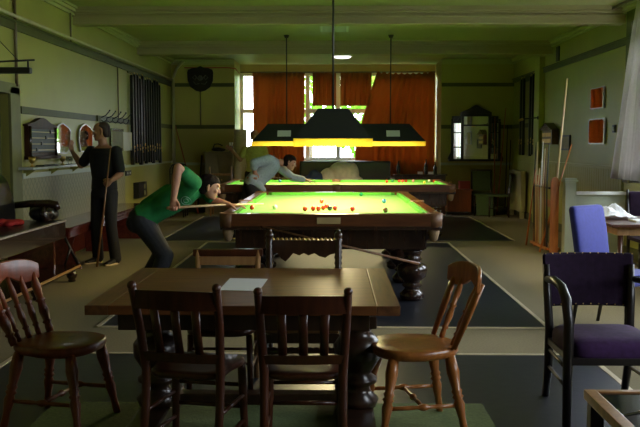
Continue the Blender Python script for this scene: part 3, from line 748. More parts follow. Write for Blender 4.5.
def face_bits(M, root, hair_m, bald=False):
    for s in (-1, 1):
        b = MB(); b.ball(M @ V((.083, s*.033, .006)), .0135, n=12); e = b.build('eye', m_eye, root)
        b = MB(); b.ball(M @ V((.0935, s*.033, .006)), .006, n=10); b.build('iris', m_ebony, e)
    b = MB(); b.tube([M @ V((.093, -.022, -.062)), M @ V((.102, 0, -.060)), M @ V((.093, .022, -.062))], [.003, .006, .003], 8); b.build('mouth', m_lip, root)
    b = MB(); g = .004 if bald else .014
    HH = [(-.085, -.052, .034, .050), (-.06, -.046, .050, .066), (-.02, -.036, .066, .076), (.015, -.028, .078, .080), (.04, -.024, .086, .082), (.062, -.005, .099, .081), (.080, -.008, .088, .072), (.098, -.004, .072, .056), (.114, -.006, .042, .034), (.122, -.008, .012, .010)]
    if bald: HH = [(z, c - .012, d - .006, w - .002) for z, c, d, w in HH[:-1]]
    k = 0 if bald else .006
    b.rings([[M @ V((c + (d+k)*math.cos(a), (w+k)*math.sin(a), z + (0 if bald else .004*math.sin(7*a)))) for a in [2*PI*q/28 for q in range(28)]] for z, c, d, w in HH])
    fused(b, 'hair', hair_m, root, .008, 2)
def person(name, label, skin, body_fn, clothes, hd, hair_m, bald=False):
    b = MB(); body_fn(b); M = head_M(*hd); head(b, M)
    o = fused(b, 'person', skin, None, .0065, 5); tag(o, label, 'person')
    face_bits(M, o, hair_m, bald)
    for nm, m, fn, vx in clothes:
        b = MB(); fn(b); fused(b, nm, m, o, vx, 5)
    return o
def shoe(b, heel, toe):
    h, t = V(heel), V(toe); d = (t-h).normalized(); s = V((-d.y, d.x, 0))
    b.rings([[V((h.x, h.y, 0)) + d*l + s*(w*math.cos(a)) + V((0, 0, .03+z0 + z*math.sin(a)))  for a in [2*PI*k/16 for k in range(16)]] for l, w, z, z0 in ((-.06, .02, .02, .02), (-.045, .036, .045, .022), (.02, .038, .05, .026), (.08, .042, .036, .012), (.15, .046, .028, .004), (.20, .036, .022, 0), (.22, .012, .012, 0))])
def sole(b, heel, toe):
    h, t = V(heel), V(toe); d = (t-h).normalized(); s = V((-d.y, d.x, 0)); out = []
    for z in (.001, .022): out.append([V((h.x, h.y, z)) + d*(.085+.15*math.cos(a)) + s*(.048*math.sin(a)) for a in [2*PI*k/24 for k in range(24)]])
    b.rings(out)
def feet(root, pairs):
    for h, t in pairs:
        b = MB(); shoe(b, h, t); sh = b.build('shoe', m_shoe, root); b = MB(); sole(b, h, t); b.build('shoe_sole', m_sole, sh)

# --- man in green, bending over the near table
def A_():
    pel, che = V((-1.87, 8.46, .80)), V((-1.36, 8.47, 1.10)); ax = (che-pel).normalized(); wid = V((0, 1, 0)); dep = ax.cross(wid)
    rs, re, rw = V((-1.33, 8.27, 1.15)), V((-1.45, 8.10, 1.30)), V((-1.50, 8.12, 1.005))
    ls, le, lw = V((-1.27, 8.64, 1.06)), V((-1.20, 8.62, .96)), V((-1.03, 8.56, .918))
    hips = [(V((-1.86, 8.37, .77)), V((-1.63, 8.34, .44)), V((-1.76, 8.33, .09))), (V((-1.88, 8.57, .77)), V((-1.72, 8.62, .43)), V((-1.92, 8.64, .09)))]
    def secs(g): return [(pel - ax*.09, wid, .13+g, dep, .09+g), (pel, wid, .165+g, dep, .115+g), (pel+ax*.15, wid, .15+g, dep, .105+g), (pel+ax*.32, wid, .165+g, dep, .115+g), (pel+ax*.47, wid, .185+g, dep, .115+g), (pel+ax*.56, wid, .18+g, dep, .095+g), (pel+ax*.62, wid, .11+g, dep, .07+g)]
    def body(b):
        torso(b, secs(0)); limb(b, [rs, re, re.lerp(rw, .35), rw], [.05, .042, .043, .029]); limb(b, [ls, le, le.lerp(lw, .35), lw], [.05, .042, .04, .028])
        hand(b, rw, (.02, .02, -1), (1, 0, 0), 1, (1.0, 1.1, .8)); hand(b, lw, (1, -.05, -.12), (0, -1, 0), 1, (-.15, .5, .35), .12)
        for a in hips: limb(b, a, [.078, .058, .045])
        limb(b, [(-1.36, 8.47, 1.10), (-1.26, 8.47, 1.09)], [.062, .056])
    def shirt(b):
        torso(b, secs(.02)[1:7]); limb(b, [pel+ax*.52+dep*.0, pel+ax*.57], [.12, .10]); limb(b, [rs, rs.lerp(re, .62)], [.078, .068]); limb(b, [ls, ls.lerp(le, .7)], [.075, .068]); limb(b, [(pel+ax*.5+V((0, -.13, .0))), rs], [.09, .075]); limb(b, [(pel+ax*.5+V((0, .13, .0))), ls], [.09, .075])
        limb(b, [pel+ax*.1+dep*.06, pel+ax*.35+dep*.075], [.09, .09])
    def shirt2(b): shirt(b)
    def jeans(b):
        torso(b, [(c, u, w, v, d) for c, u, w, v, d in secs(.014)[:2]] + [(pel+ax*.06, wid, .17, dep, .122)])
        for a in hips: limb(b, [a[0], a[1], a[2]], [.112, .084, .075])
        limb(b, [pel-ax*.06-dep*.02+V((0, -.07, 0)), pel-ax*.06-dep*.02+V((0, .07, 0))], [.105, .105])
    c = V((-1.215, 8.47, 1.105))
    o = person('person', 'person in green T-shirt and dark jeans bending over the near table with a cue', m_skin, body, [('shirt', m_tgreen, shirt, .009), ('jeans', m_jean, jeans, .01)], (c, (1, .22, -.30), (.28, 0, 1)), m_hair)
    feet(o, [((-1.77, 8.33, 0), (-1.4, 8.27, 0)), ((-1.93, 8.64, 0), (-1.6, 8.66, 0))])
    m_print = mat('faded shirt print', (.22, .36, .25), .8)
    from mathutils.bvhtree import BVHTree
    sh = [c for c in o.children if c.name.startswith('shirt')][0]; bv = BVHTree.FromPolygons([v.co for v in sh.data.vertices], [p.vertices for p in sh.data.polygons])
    for rad in (.042, .020):
        pts = []
        for k in range(25):
            a = 2*PI*k/24; h = bv.ray_cast(V((-1.415+rad*math.cos(a), 7, .975+rad*math.sin(a))), V((0, 1, 0)))
            if h[0] is not None: pts.append(h[0] + V((0, -.001, 0)))
        b = MB(); b.tube(pts, .003, 6); b.build('chest_print', m_print, o)
    return o
A_()
b = MB(); b.tube([(-1.56, 8.115, .918), (-1.10, 8.50, .922), (-.72, 8.95, .900)], [.0145, .0105, .0065], 12); 
cu = b.build('cue', m_cue); tag(cu, 'pale cue held low over the table by the person in green', 'cue', 'cues')
# --- man in black at the scoreboard mirrors
def B_():
    cx_, cy_ = -2.90, 10.95; f = V((-.45, -.89, 0)).normalized(); rt = V((f.y, -f.x, 0)); up = V((0, 0, 1))   # rt = his right
    C0 = V((cx_, cy_, 0)); at = lambda r, fw, z: C0 + rt*r + f*fw + up*z
    rs, re, rw = at(.205, 0, 1.43), at(.36, .02, 1.25), V((-3.40, 11.30, 1.42))
    ls, le, lw = at(-.205, 0, 1.43), at(-.285, .02, 1.15), V((-2.745, 10.70, 1.075))
    hips = [(at(.095, 0, .90), at(.125, .03, .49), at(.145, -.02, .09)), (at(-.095, 0, .90), at(-.125, .03, .49), at(-.145, -.02, .09))]
    def secs(g): return [(at(0, 0, .84), rt, .15+g, f, .10+g), (at(0, 0, .95), rt, .165+g, f, .115+g), (at(0, 0, 1.10), rt, .15+g, f, .11+g), (at(0, 0, 1.27), rt, .18+g, f, .12+g), (at(0, 0, 1.40), rt, .20+g, f, .11+g), (at(0, 0, 1.47), rt, .15+g, f, .08+g), (at(0, 0, 1.51), rt, .07+g, f, .06+g)]
    def body(b):
        torso(b, secs(0)); limb(b, [rs, re, re.lerp(rw, .35), rw], [.052, .043, .042, .028]); limb(b, [ls, le, le.lerp(lw, .35), lw], [.052, .043, .042, .028])
        hand(b, rw, (-.35, .5, .75), (-.6, -.5, .5), 1, (.3, .4, .3)); hand(b, lw, (-.7, -.1, -.5), (-.3, 0, 1), 1, (1.0, 1.1, .8))
        for a in hips: limb(b, a, [.085, .058, .045])
        limb(b, [at(0, 0, 1.46), at(0, .02, 1.58)], [.062, .056])
    def shirt(b):
        torso(b, secs(.018)[1:6]); limb(b, [rs, rs.lerp(re, .75)], [.075, .068]); limb(b, [ls, ls.lerp(le, .8)], [.075, .068])
    def trousers(b):
        torso(b, secs(.014)[:2]+[(at(0, 0, .99), rt, .17, f, .12)])
        for a in hips: limb(b, [a[0], a[1], a[2]-up*.02], [.100, .072, .072])
    o = person('person', 'person in black T-shirt and trousers standing at the left wall mirrors holding a cue', m_skin_d, body, [('shirt', m_tblack, shirt, .009), ('trousers', m_tblack, trousers, .01)], (at(0, .035, 1.685), (-1, -.12, -.08), (0, 0, 1)), m_stub, True)
    feet(o, [(at(.145, -.02, 0), at(.165, .3, 0)), (at(-.145, -.02, 0), at(-.19, .3, 0))])
B_()
b = MB(); b.tube([(-2.92, 10.60, .008), (-2.83, 10.66, .75), (-2.745, 10.70, 1.48)], [.0145, .011, .006], 12)
tag(b.build('cue', m_cue_d), 'brown cue stood upright in the hand of the person in black', 'cue', 'cues')
# --- man in the blue grey shirt at the far table
def C_():
    pel, che = V((-1.28, 13.86, .90)), V((-.95, 13.95, 1.24)); ax = (che-pel).normalized(); wid = V((-.2, 1, 0)).normalized(); wid = (wid-ax*wid.dot(ax)).normalized(); dep = ax.cross(wid)
    rs, re, rw = V((-1.02, 13.75, 1.28)), V((-1.25, 13.66, 1.22)), V((-1.25, 13.72, 1.06))
    rw = V((-1.235, 13.72, 1.075))
    ls, le, lw = V((-.88, 14.10, 1.16)), V((-.68, 14.22, .985)), V((-.44, 14.30, .93))
    hips = [(V((-1.28, 13.78, .86)), V((-1.20, 13.80, .46)), V((-1.35, 13.80, .09))), (V((-1.34, 13.94, .86)), V((-1.42, 13.92, .46)), V((-1.55, 13.86, .09)))]
    def secs(g): return [(pel - ax*.09, wid, .13+g, dep, .09+g), (pel, wid, .165+g, dep, .12+g), (pel+ax*.15, wid, .155+g, dep, .12+g), (pel+ax*.30, wid, .175+g, dep, .13+g), (pel+ax*.42, wid, .195+g, dep, .12+g), (pel+ax*.50, wid, .17+g, dep, .09+g), (pel+ax*.54, wid, .10+g, dep, .06+g)]
    def body(b):
        torso(b, secs(0)); limb(b, [rs, re, rw], [.05, .043, .030]); limb(b, [ls, le, lw], [.05, .043, .029])
        hand(b, rw, (.05, 0, -1), (1, 0, 0), 1, (1.0, 1.1, .8)); hand(b, lw, (1, .1, -.2), (0, -1, 0), 1, (-.1, .5, .35), .12)
        for a in hips: limb(b, a, [.085, .058, .045])
        limb(b, [(-.93, 13.95, 1.22), (-.78, 13.98, 1.225)], [.062, .056])
    def shirt(b):
        torso(b, secs(.032)[:6]); limb(b, [rs, rs.lerp(re, .95), re.lerp(rw, .35)], [.085, .078, .068]); limb(b, [ls, le, le.lerp(lw, .75)], [.085, .066, .054])
        limb(b, [pel+ax*.45+wid*.1, ls], [.10, .085]); limb(b, [pel+ax*.45-wid*.1, rs], [.10, .085])
        limb(b, [pel+ax*.02+dep*.08+V((.05, -.1, 0)), V((-1.10, 13.72, .80))], [.09, .045]); limb(b, [pel+ax*.2+dep*.05, pel+ax*.4+dep*.06], [.11, .11])
    def trousers(b):
        torso(b, secs(.014)[:2])
        for a in hips: limb(b, a, [.112, .085, .075])
    o = person('person', 'person in loose blue grey shirt leaning over the far table to play a shot', m_skin, body, [('shirt', m_shirt, shirt, .011), ('trousers', m_tblack, trousers, .011)], (V((-.70, 13.98, 1.235)), (1, .05, -.38), (.36, 0, 1)), m_hair)
    feet(o, [((-1.36, 13.80, 0), (-1.0, 13.75, 0)), ((-1.56, 13.86, 0), (-1.2, 13.84, 0))])
C_()
b = MB(); b.tube([(-1.36, 13.70, .995), (-.95, 13.98, .985), (-.30, 14.42, .935)], [.0145, .0115, .0065], 12)
tag(b.build('cue', m_cue_d), 'brown cue held by the person in the blue grey shirt', 'cue', 'cues')
# --- man behind
def D_():
    C0 = V((-1.63, 18.05, 0)); f = V((.15, -1, 0)).normalized(); rt = V((f.y, -f.x, 0)); up = V((0, 0, 1)); at = lambda r, fw, z: C0 + rt*r + f*fw + up*z
    rs, re, rw = at(.20, 0, 1.42), at(.30, .03, 1.20), at(.47, .12, 1.40)
    ls, le, lw = at(-.20, 0, 1.42), at(-.27, -.02, 1.13), at(-.26, .06, .88)
    hips = [(at(s*.10, 0, .90), at(s*.11, .03, .49), at(s*.12, 0, .09)) for s in (1, -1)]
    def secs(g): return [(at(0, 0, .84), rt, .15+g, f, .10+g), (at(0, 0, .95), rt, .165+g, f, .115+g), (at(0, 0, 1.10), rt, .155+g, f, .115+g), (at(0, 0, 1.27), rt, .18+g, f, .12+g), (at(0, 0, 1.40), rt, .195+g, f, .11+g), (at(0, 0, 1.47), rt, .15+g, f, .08+g), (at(0, 0, 1.51), rt, .07+g, f, .06+g)]
    def body(b):
        torso(b, secs(0)); limb(b, [rs, re, rw], [.05, .042, .029]); limb(b, [ls, le, lw], [.05, .042, .029])
        hand(b, rw, tuple(rt*.8+up*.6), tuple(up), 1, (.4, .4, .3)); hand(b, lw, (0, 0, -1), tuple(f), 1, (.3, .4, .3))
        for a in hips: limb(b, a, [.085, .058, .045])
        limb(b, [at(0, 0, 1.46), at(0, .02, 1.58)], [.06, .054])
    def shirt(b):
        torso(b, secs(.018)[1:6]); limb(b, [rs, rs.lerp(re, .6)], [.075, .068]); limb(b, [ls, ls.lerp(le, .7)], [.075, .068])
    def trousers(b):
        torso(b, secs(.014)[:2]+[(at(0, 0, .99), rt, .17, f, .12)])
        for a in hips: limb(b, a, [.112, .085, .075])
    o = person('person', 'person in yellow green top standing at the back beside the rolled carpet', m_skin_d, body, [('shirt', m_olive, shirt, .011), ('trousers', m_tblack, trousers, .012)], (at(0, .03, 1.70), tuple(f + V((.5, 0, -.1))), (0, 0, 1)), m_stub, True)
    feet(o, [(at(.12, 0, 0), at(.14, .3, 0)), (at(-.12, 0, 0), at(-.14, .3, 0))])
D_()

# ------------------------------------------------------------------ leaning cue by the near table
b = MB(); b.tube([(-.66, 8.058, .75), (.825, 8.262, .375)], [.007, .0135], 12)
tag(b.build('cue', m_cue_d), 'brown cue slung slantwise across the near end of the near table', 'cue', 'cues')

# ------------------------------------------------------------------ left wall
t = thing('spectator_bench', (XL+.02, 7.2, 0), 0, 'raised black leather bench on a footboard with bulb feet, at the left wall', 'bench')
# local x: out from the wall, y along it
b = MB(); b.box(.02, .62, -2.0, 2.25, .62, .69, .02); b.build('seat', m_leather, t)
b = MB(); b.box(.585, .635, -2.02, 2.27, .49, .675, .008); b.build('front_panel', m_mahog, t)
b = MB(); b.box(.60, .645, -2.02, 2.27, .672, .690, .004); b.build('front_edging', mat('pale seat edge', (.42, .36, .30), .35), t)  # narrow pale strip along the front edge of the seat
b = MB(); out = []
for z, y0, d in ((.69, .02, .10), (.9, .0, .11), (1.12, -.02, .09), (1.20, -.03, .05)): out.append([(.05+y0+.03, -2.0, z), (.05+y0+d+.05, -2.0, z), (.05+y0+d+.05, 1.93-max(0, z-.9)*.25, z), (.05+y0+.03, 1.93-max(0, z-.9)*.25, z)])
b.rings(out, smooth=False); o = b.build('backrest', m_leather, t); md = o.modifiers.new('b', 'BEVEL'); md.width = .03; md.segments = 3
b = MB(); b.tube([(.12, 2.0, .86), (.35, 2.0, .885), (.55, 2.0, .885), (.62, 2.0, .87), (.635, 2.0, .84), (.61, 2.0, .82)], [.035, .04, .045, .045, .035, .02], 10); b.tube([(.50, 2.0, .86), (.48, 2.0, .78), (.53, 2.0, .69)], [.035, .045, .05], 10); b.build('armrest', m_mahog, t)
for y in (-1.9, 2.1):
    b = MB(); b.box(.06, .56, y-.03, y+.03, .175, .62); b.build('end_panel', m_redbench, t)
b = MB(); b.box(.25, .745, -2.0, 2.42, .135, .172, .006); b.build('footboard', m_mahog, t)
b = MB(); b.box(.738, .752, -2.0, 2.42, .15, .174, .003); b.build('footboard_edging', m_lightwood, t)
for y in (-.0, 1.13, 2.27):
    for x in (.33, .69):
        MB().lathe((x, y, 0), [(0, .03), (.012, .045), (.03, .035), (.05, .052), (.08, .06), (.105, .05), (.12, .035), (.136, .045)], 16).build('foot', m_mahog, t)
b = MB(); b.tube([(.58, 2.30, .56), (.66, 2.34, .36), (.735, 2.37, .18)], [.018, .016, .018], 8); b.tube([(.66, 2.33, .36), (.60, 2.31, .175)], .012, 8); b.build('brace', m_black, t)
o = MB(); 
for c, r, s_ in (((0, 0, .03), .09, (1.2, 1, .4)), ((.07, .05, .03), .06, (1.2, .9, .6)), ((-.06, -.04, .03), .06, (1, 1.2, .8)), ((.02, -.07, .02), .05, (1, 1, .6))): o.ball(c, r, s_)
o = fused(o, 'folded_cloth', mat('red cloth', (.45, .02, .015), .8, scale=20, bump=.3), None, .01, 3); o.location = (-3.30, 8.75, .69); tag(o, 'bright red cloth lying on the black leather bench seat', 'cloth')
o = MB()
for c, r, s_ in (((0, 0, .08), .13, (1, 1.2, .65)), ((.04, .17, .06), .10, (1, 1.1, .7)), ((-.06, .06, .12), .09, (1, 1, .8))): o.ball(c, r, s_)
o = fused(o, 'bag', m_leather, None, .01, 3); o.location = (-3.16, 9.32, .69); tag(o, 'soft black bag dumped on the bench end behind its armrest', 'bag')

t = thing('wall_bench', (XL+.02, 10.05, 0), 0, 'red brown wooden bench along the left wall behind the person in black', 'bench')
bx('seat', m_redbench, (.03, .50, 0, 4.3, .50, .545), t, .008); bx('front_panel', m_redbench, (.45, .485, .0, 4.3, .42, .50), t, .004)
for y in (.45, 2.2, 3.9): 
    b = MB(); b.prism([(.06, 0), (.06, .5), (.46, .5), (.40, .32), (.42, .15), (.50, 0)], (0, y-.03, 0), (1, 0, 0), (0, 0, 1), (0, .06, 0)); b.build('end_panel', m_redbench, t)
bx('back_panel', m_redbench, (.03, .055, .45, 3.9, .05, .42), t)

# scoring shelf
t = thing('wall_shelf', (XL, 10.95, 0), 0, 'grey marble topped shelf below the scoreboards on the left wall', 'shelf')
bx('shelf_top', m_marble, (.0, .20, -1.15, 1.35, 1.225, 1.255), t, .006)
for y in (-.9, 0, .9):
    b = MB(); b.prism([(0, .06), (.12, .14), (.14, .16), (0, .16)], (0, y-.012, 1.065), (1, 0, 0), (0, 0, 1), (0, .024, 0)); b.build('bracket', m_wall, t)
def goblet(y, label, m, s=1.):
    t = thing('goblet', (XL+.10, y, 1.2555), 0, label, 'cup'); b = MB(); b.lathe((0, 0, 0), [(0, .035*s), (.008*s, .033*s), (.015*s, .010*s), (.04*s, .009*s), (.055*s, .03*s), (.09*s, .046*s), (.13*s, .045*s), (.125*s, .041*s), (.07*s, .02*s)], 18); b.build('cup', m, t); return t
goblet(10.05, 'brass cup at the near end of the marble shelf', m_brass, .9); goblet(11.2, 'brass cup further along the marble shelf beneath the opened mirror', m_brass, .85)
m_clear = glass('drinking glass', (.8, .85, .8), .25)
goblet(11.42, 'small stemmed glass beside the farther brass cup', m_clear, .8); goblet(11.56, 'small stemmed glass farthest along the marble shelf', m_clear, .8)
bx('x', m_black, (0, .1, 0, .55, 0, .012)).name = 'chalk_tray'
o = bpy.data.objects['chalk_tray']; o.location = (XL+.04, 10.35, 1.2555); tag(o, 'flat black tray on the marble shelf below the scoreboard', 'tray')

# scoreboard
t = thing('scoreboard', (XL+.005, 10.58, 1.36), 0, 'dark wooden roller scoreboard with pediment on the left wall', 'scoreboard')
bx('case', m_score, (0, .05, -.50, .50, .02, .37), t, .004); bx('panel', m_slate, (.05, .055, -.43, .43, .06, .34), t)
for k in range(4):
    bx('score_rail', mat('pale score rail', (.45, .36, .16), .4), (.055, .066, -.42, .42, .085+.072*k, .095+.072*k), t)
    bx('pointer', m_black, (.066, .08, -.30+.17*k, -.26+.17*k, .075+.072*k, .115+.072*k), t)
for y in (-.47, .47): MB().rod((.055, y, .02), (.055, y, .37), .022).build('column', m_mahog, t)
b = MB(); b.prism([(-.54, 0), (.54, 0), (.54, .02), (.30, .05), (.1, .10), (0, .11), (-.1, .10), (-.30, .05), (-.54, .02)], (0, 0, .37), (0, 1, 0), (0, 0, 1), (.06, 0, 0)); b.build('pediment', m_score, t)
bx('ledge', m_score, (0, .10, -.52, .54, -.02, .02), t, .004)
HEX = [(-.34, -.02), (-.30, .12), (-.18, .18), (.0, .215), (.22, .17), (.34, .12), (.32, -.10), (.14, -.19), (-.26, -.185)]
def shield_mirror(loc, rz, tilt, label, k=1.):
    t = thing('shield_mirror', loc, 0, label, 'mirror', 'shield shaped mirrors on the left wall'); t.rotation_euler = (0, R(tilt), R(rz))
    MB().prism([(a*k, c) for a, c in HEX], (0, 0, 0), (0, 1, 0), (0, 0, 1), (.022, 0, 0)).build('frame', m_mframe, t)
    MB().prism([(a*k*.93, c*.92) for a, c in HEX], (.022, 0, 0), (0, 1, 0), (0, 0, 1), (.003, 0, 0)).build('mirror_glass', m_mirror, t); return t
shield_mirror((XL+.035, 11.38, 1.585), 0, 0, 'shield shaped mirror touched by the person in black, bright window reflected in it')
shield_mirror((XL+.018, 12.50, 1.60), -1.4, 0, 'shield shaped mirror reflecting orange curtain, behind the person in black', .95)
t = thing('framed_notice', (XL+.004, 14.36, 1.60), 0, 'dark framed notice on the left wall behind the head of the person in black', 'picture')
b = MB(); b.box(0, .03, -.42, .42, -.18, .18, .004); b.build('frame', m_mahog, t); bx('sheet', m_board, (.03, .033, -.37, .37, -.14, .14), t)
o = bx('wall_panel', m_palegreen, (0, .05, -.33, .33, -.17, .15), None, .006); o.location = (XL+.003, 15.0, 1.58); o.data.materials[0] = m_cream; tag(o, 'plain cream box panel between the framed notice and the cue cases', 'panel')
o = bx('coat_rack', m_rail, (0, .02, -.9, .9, -.045, .045)); o.location = (XL+.032, 14.0, 1.912); 
o2 = thing('coat_hook_rail', (XL+.032, 14.0, 1.912), 0, 'rail of iron coat hooks on the left wall above the framed notice', 'coat rack'); o.parent = o2; o.location = (0, 0, 0); o.name = 'backboard'
for k in range(5):
    y = -.7+.35*k; b = MB(); b.tube([(.02, y, -.02), (.06, y, -.05), (.10, y, -.02), (.11, y, .03)], .008, 8); b.tube([(.02, y, .02), (.09, y, .05), (.15, y, .12)], .008, 8); b.ball((.15, y, .125), .013, n=8); b.build('hook', m_black, o2)
t = thing('socket_plate', (XL+.003, 15.15, 1.02), 0, 'small black double socket on the left wall beneath the cue cases', 'socket'); bx('plate', m_black, (0, .02, -.19, .19, -.045, .045), t, .004)
for y in (-.09, .09): bx('switch', m_white, (.02, .026, y-.02, y+.02, -.015, .015), t)
t = thing('wall_heater_box', (XL+.003, 15.9, .69), 0, 'black box with two pale dials low on the left wall', 'box'); bx('case', m_black, (0, .10, -.34, .34, -.14, .14), t, .006)
for z in (-.06, .06):
    b = MB(); b.rod((.10, .12, z), (.112, .12, z), .045, n=16); b.build('dial', m_cream, t)
# infrared heater bar, upper left
t = thing('heater', (-3.27, 9.0, 2.30), 0, 'black bar heater hung under a thin rod high on the left wall', 'heater')
MB().rod((-.36, 0, .06), (.19, 0, .085), .010).build('rod', m_black, t)
b = MB(); b.box(-.32, .15, -.05, .05, -.055, .01, .02); b.build('case', m_black, t)
for x in (-.26, .12): MB().rod((x, 0, 0), (x, 0, .075), .010).build('hanger', m_black, t)
MB().tube([(.02, 0, .08), (-.30, .0, .42)], .004, 6).build('stay_wire', m_black, t)

# cue cases
ordn = ['first', 'second', 'third', 'fourth', 'fifth', 'sixth', 'seventh', 'eighth', 'ninth', 'tenth', 'eleventh', 'twelfth', 'thirteenth', 'fourteenth']
def cue_case():
    t = thing('cue_case', (0, 0, 0), 0, 'x', 'cue case')
    b = MB(); b.rings([[(x*k, y*k2, z) for x, y in ((-.03, -.05), (.03, -.05), (.03, .05), (-.03, .05))] for z, k, k2 in ((0, .9, .75), (.02, 1, .85), (.22, 1, .95), (.24, .92, .9), (1.55, .80, .72), (1.58, .6, .5))], smooth=False); b.build('case', m_case, t)
    b = MB(); b.rings([[(x, y, z) for x, y in ((-.033, -.052), (.033, -.052), (.033, .052), (-.033, .052))] for z in (.23, .255)], smooth=False); b.build('collar', m_black, t)
    bx('clasp', m_brass, (.029, .040, -.018, .018, .285, .335), t, .003); bx('buckle', m_brass, (.030, .044, -.012, .012, .225, .265), t, .002)
    b = MB(); b.tube([(.0, 0, 1.575), (.0, 0, 1.61), (-.035, 0, 1.62)], .006, 6); b.build('hook', m_brass, t)
    return t
NL = 12; cc = None; rc = random.Random(3)
for k in range(NL):
    y = 15.35 + 2.42*k/(NL-1); z = 1.20 + rc.uniform(-.06, .02)
    lab = '%s black cue case from the near end of the long row on the left wall' % ordn[k]
    if cc is None: cc = cue_case(); cc['group'] = 'cue cases on the left wall'; cc.location = (XL+.055, y, z); cc['label'] = lab
    else: again(cc, (XL+.055, y, z), rc.uniform(-4, 4), lab)
b = MB(); b.box(0, .02, -1.32, 1.32, -.03, .03); o = b.build('hanging_rail', m_rail); o.location = (XL+.001, 16.56, 2.80); tag(o, 'wooden rail on the left wall that carries the row of cue cases', 'rail')
for k, (y, z) in enumerate(((16.95, 1.24), (17.17, 1.27), (17.39, 1.24), (18.02, 1.25), (18.26, 1.25))):
    lab = 'black cue case on the right wall, %s from the pier' % ordn[k]
    again(cc, (XR-.115 if False else XR-.055, y+.12, z+.05), 180, lab, 'cue cases on the right wall')
o = MB().box(0, .02, -.85, .85, -.03, .03).build('hanging_rail', m_rail); o.location = (XR-.021, 17.87, 2.84-.0+.0); tag(o, 'wooden rail on the right wall carrying five cue cases', 'rail')

# ------------------------------------------------------------------ back wall, left
t = thing('shield_plaque', (-2.945, YB-.006, 2.97), 0, 'black carved shield plaque on the back wall at upper left', 'plaque')
PO = [(-.29, .14), (-.27, .20), (-.18, .24), (-.08, .25), (0, .285), (.08, .25), (.18, .24), (.27, .20), (.29, .14), (.28, -.04), (.22, -.18), (.10, -.26), (0, -.285), (-.10, -.26), (-.22, -.18), (-.28, -.04)]
b = MB(); b.prism(PO, (0, 0, 0), (1, 0, 0), (0, 0, 1), (0, -.04, 0)); b.build('board', m_ebony, t)
b = MB()
for s in (-1, 1):
    b.tube([(s*.03, -.045, -.02), (s*.12, -.05, .08), (s*.17, -.05, .03), (s*.11, -.05, -.02), (s*.09, -.05, .03)], .012, 6); b.tube([(s*.02, -.045, -.10), (s*.10, -.05, -.12), (s*.15, -.05, -.06)], .010, 6)
b.ball((0, -.05, .02), .05, (1, .5, 1.2)); b.build('carving', m_slate, t)
t = thing('storage_cabinet', (-2.47, 19.12, 0), 0, 'dun coloured storage cabinet against the back wall left of the window', 'cabinet')
b = MB(); b.box(-.33, .31, -.22, .24, .002, 1.34, .006); b.build('body', m_board, t)
for s in (-1, 1):
    d = bx('door', m_board, (min(s*.31-.01, -.01+s*.01), max(s*.31-.01, -.01+s*.01), -.24, -.22, .09, 1.31), t, .004); MB().ball((s*.05-.01, -.255, .75), .018, n=10).build('knob', m_brass, d)
b = MB(); b.box(-.35, .33, -.25, .24, 1.34, 1.365, .004); b.build('top', m_board, t)
b = MB()
for c, r, s_ in (((-.02, 0, .05), .10, (1.3, .8, .5)), ((.06, 0, .04), .08, (1.4, .8, .5))): b.ball(c, r, s_)
b.tube([(-.12, 0, .06), (-.08, 0, .16), (-.0, 0, .17), (.10, 0, .13)], .015, 8)
o = fused(b, 'bag', m_leather, None, .008, 2); o.location = (-2.52, 19.05, 1.365); tag(o, 'small black bag with handle on top of the dun cabinet', 'bag')
t = thing('stemmed_cup', (-2.24, 19.05, 1.366), 0, 'dark cup with pale contents on the right of the dun cabinet top', 'cup'); MB().lathe((0, 0, 0), [(0, .04), (.01, .04), (.02, .012), (.05, .012), (.07, .045), (.12, .05)], 14).build('cup', m_black, t)
for x in (-.025, .03): MB().rod((x*.6, 0, .10), (x, 0, .20), .014, .018).build('candle', m_white, t)
def ladder_chair(loc, rz, label, m, m2, h=.98, w=.42):
    t = thing('side_chair', loc, rz, label, 'chair')
    for s in (-1, 1):
        MB().tube([(s*w/2, 0, 0), (s*w/2, .0, .45), (s*w/2, -.07, h)], [.018, .02, .016], 8).build('back_post', m, t); MB().rod((s*w/2, .40, 0), (s*w/2, .39, .43), .016, .02).build('leg', m, t)
        MB().rod((s*w/2, 0, .18), (s*w/2, .40, .18), .010).build('stretcher', m, t)
    MB().box(-w/2-.01, w/2+.01, -.02, .42, .43, .47, .01).build('seat', m2, t); MB().rod((-w/2, .40, .24), (w/2, .40, .24), .010).build('stretcher', m, t)
    return t
t = ladder_chair((-2.38, 18.40, 0), 0, 'pale wooden chair with one back rail in front of the dun cabinet', m_lightwood, m_chairdark, 1.05, .46)
bx('back_rail', m_lightwood, (-.23, .23, -.045, -.02, .86, .91), t, .004)
def leaning(label, a, c, r, m, grp='cues and rods leaning in the corners', name='leaning_cue', r2=None):
    b = MB(); b.rod(a, c, r, r2 or r*.6); return tag(b.build(name, m), label, 'cue', grp)
leaning('brown rod leaning in the back left corner behind the pipe', (-2.95, 18.9, .012), (-3.50, 19.30, 1.93), .018, m_redchest)
leaning('short black stick leaning on the back wall left of the cabinet', (-3.0, 19.1, .012), (-2.93, 19.36, 1.28), .02, m_black, r2=.018)
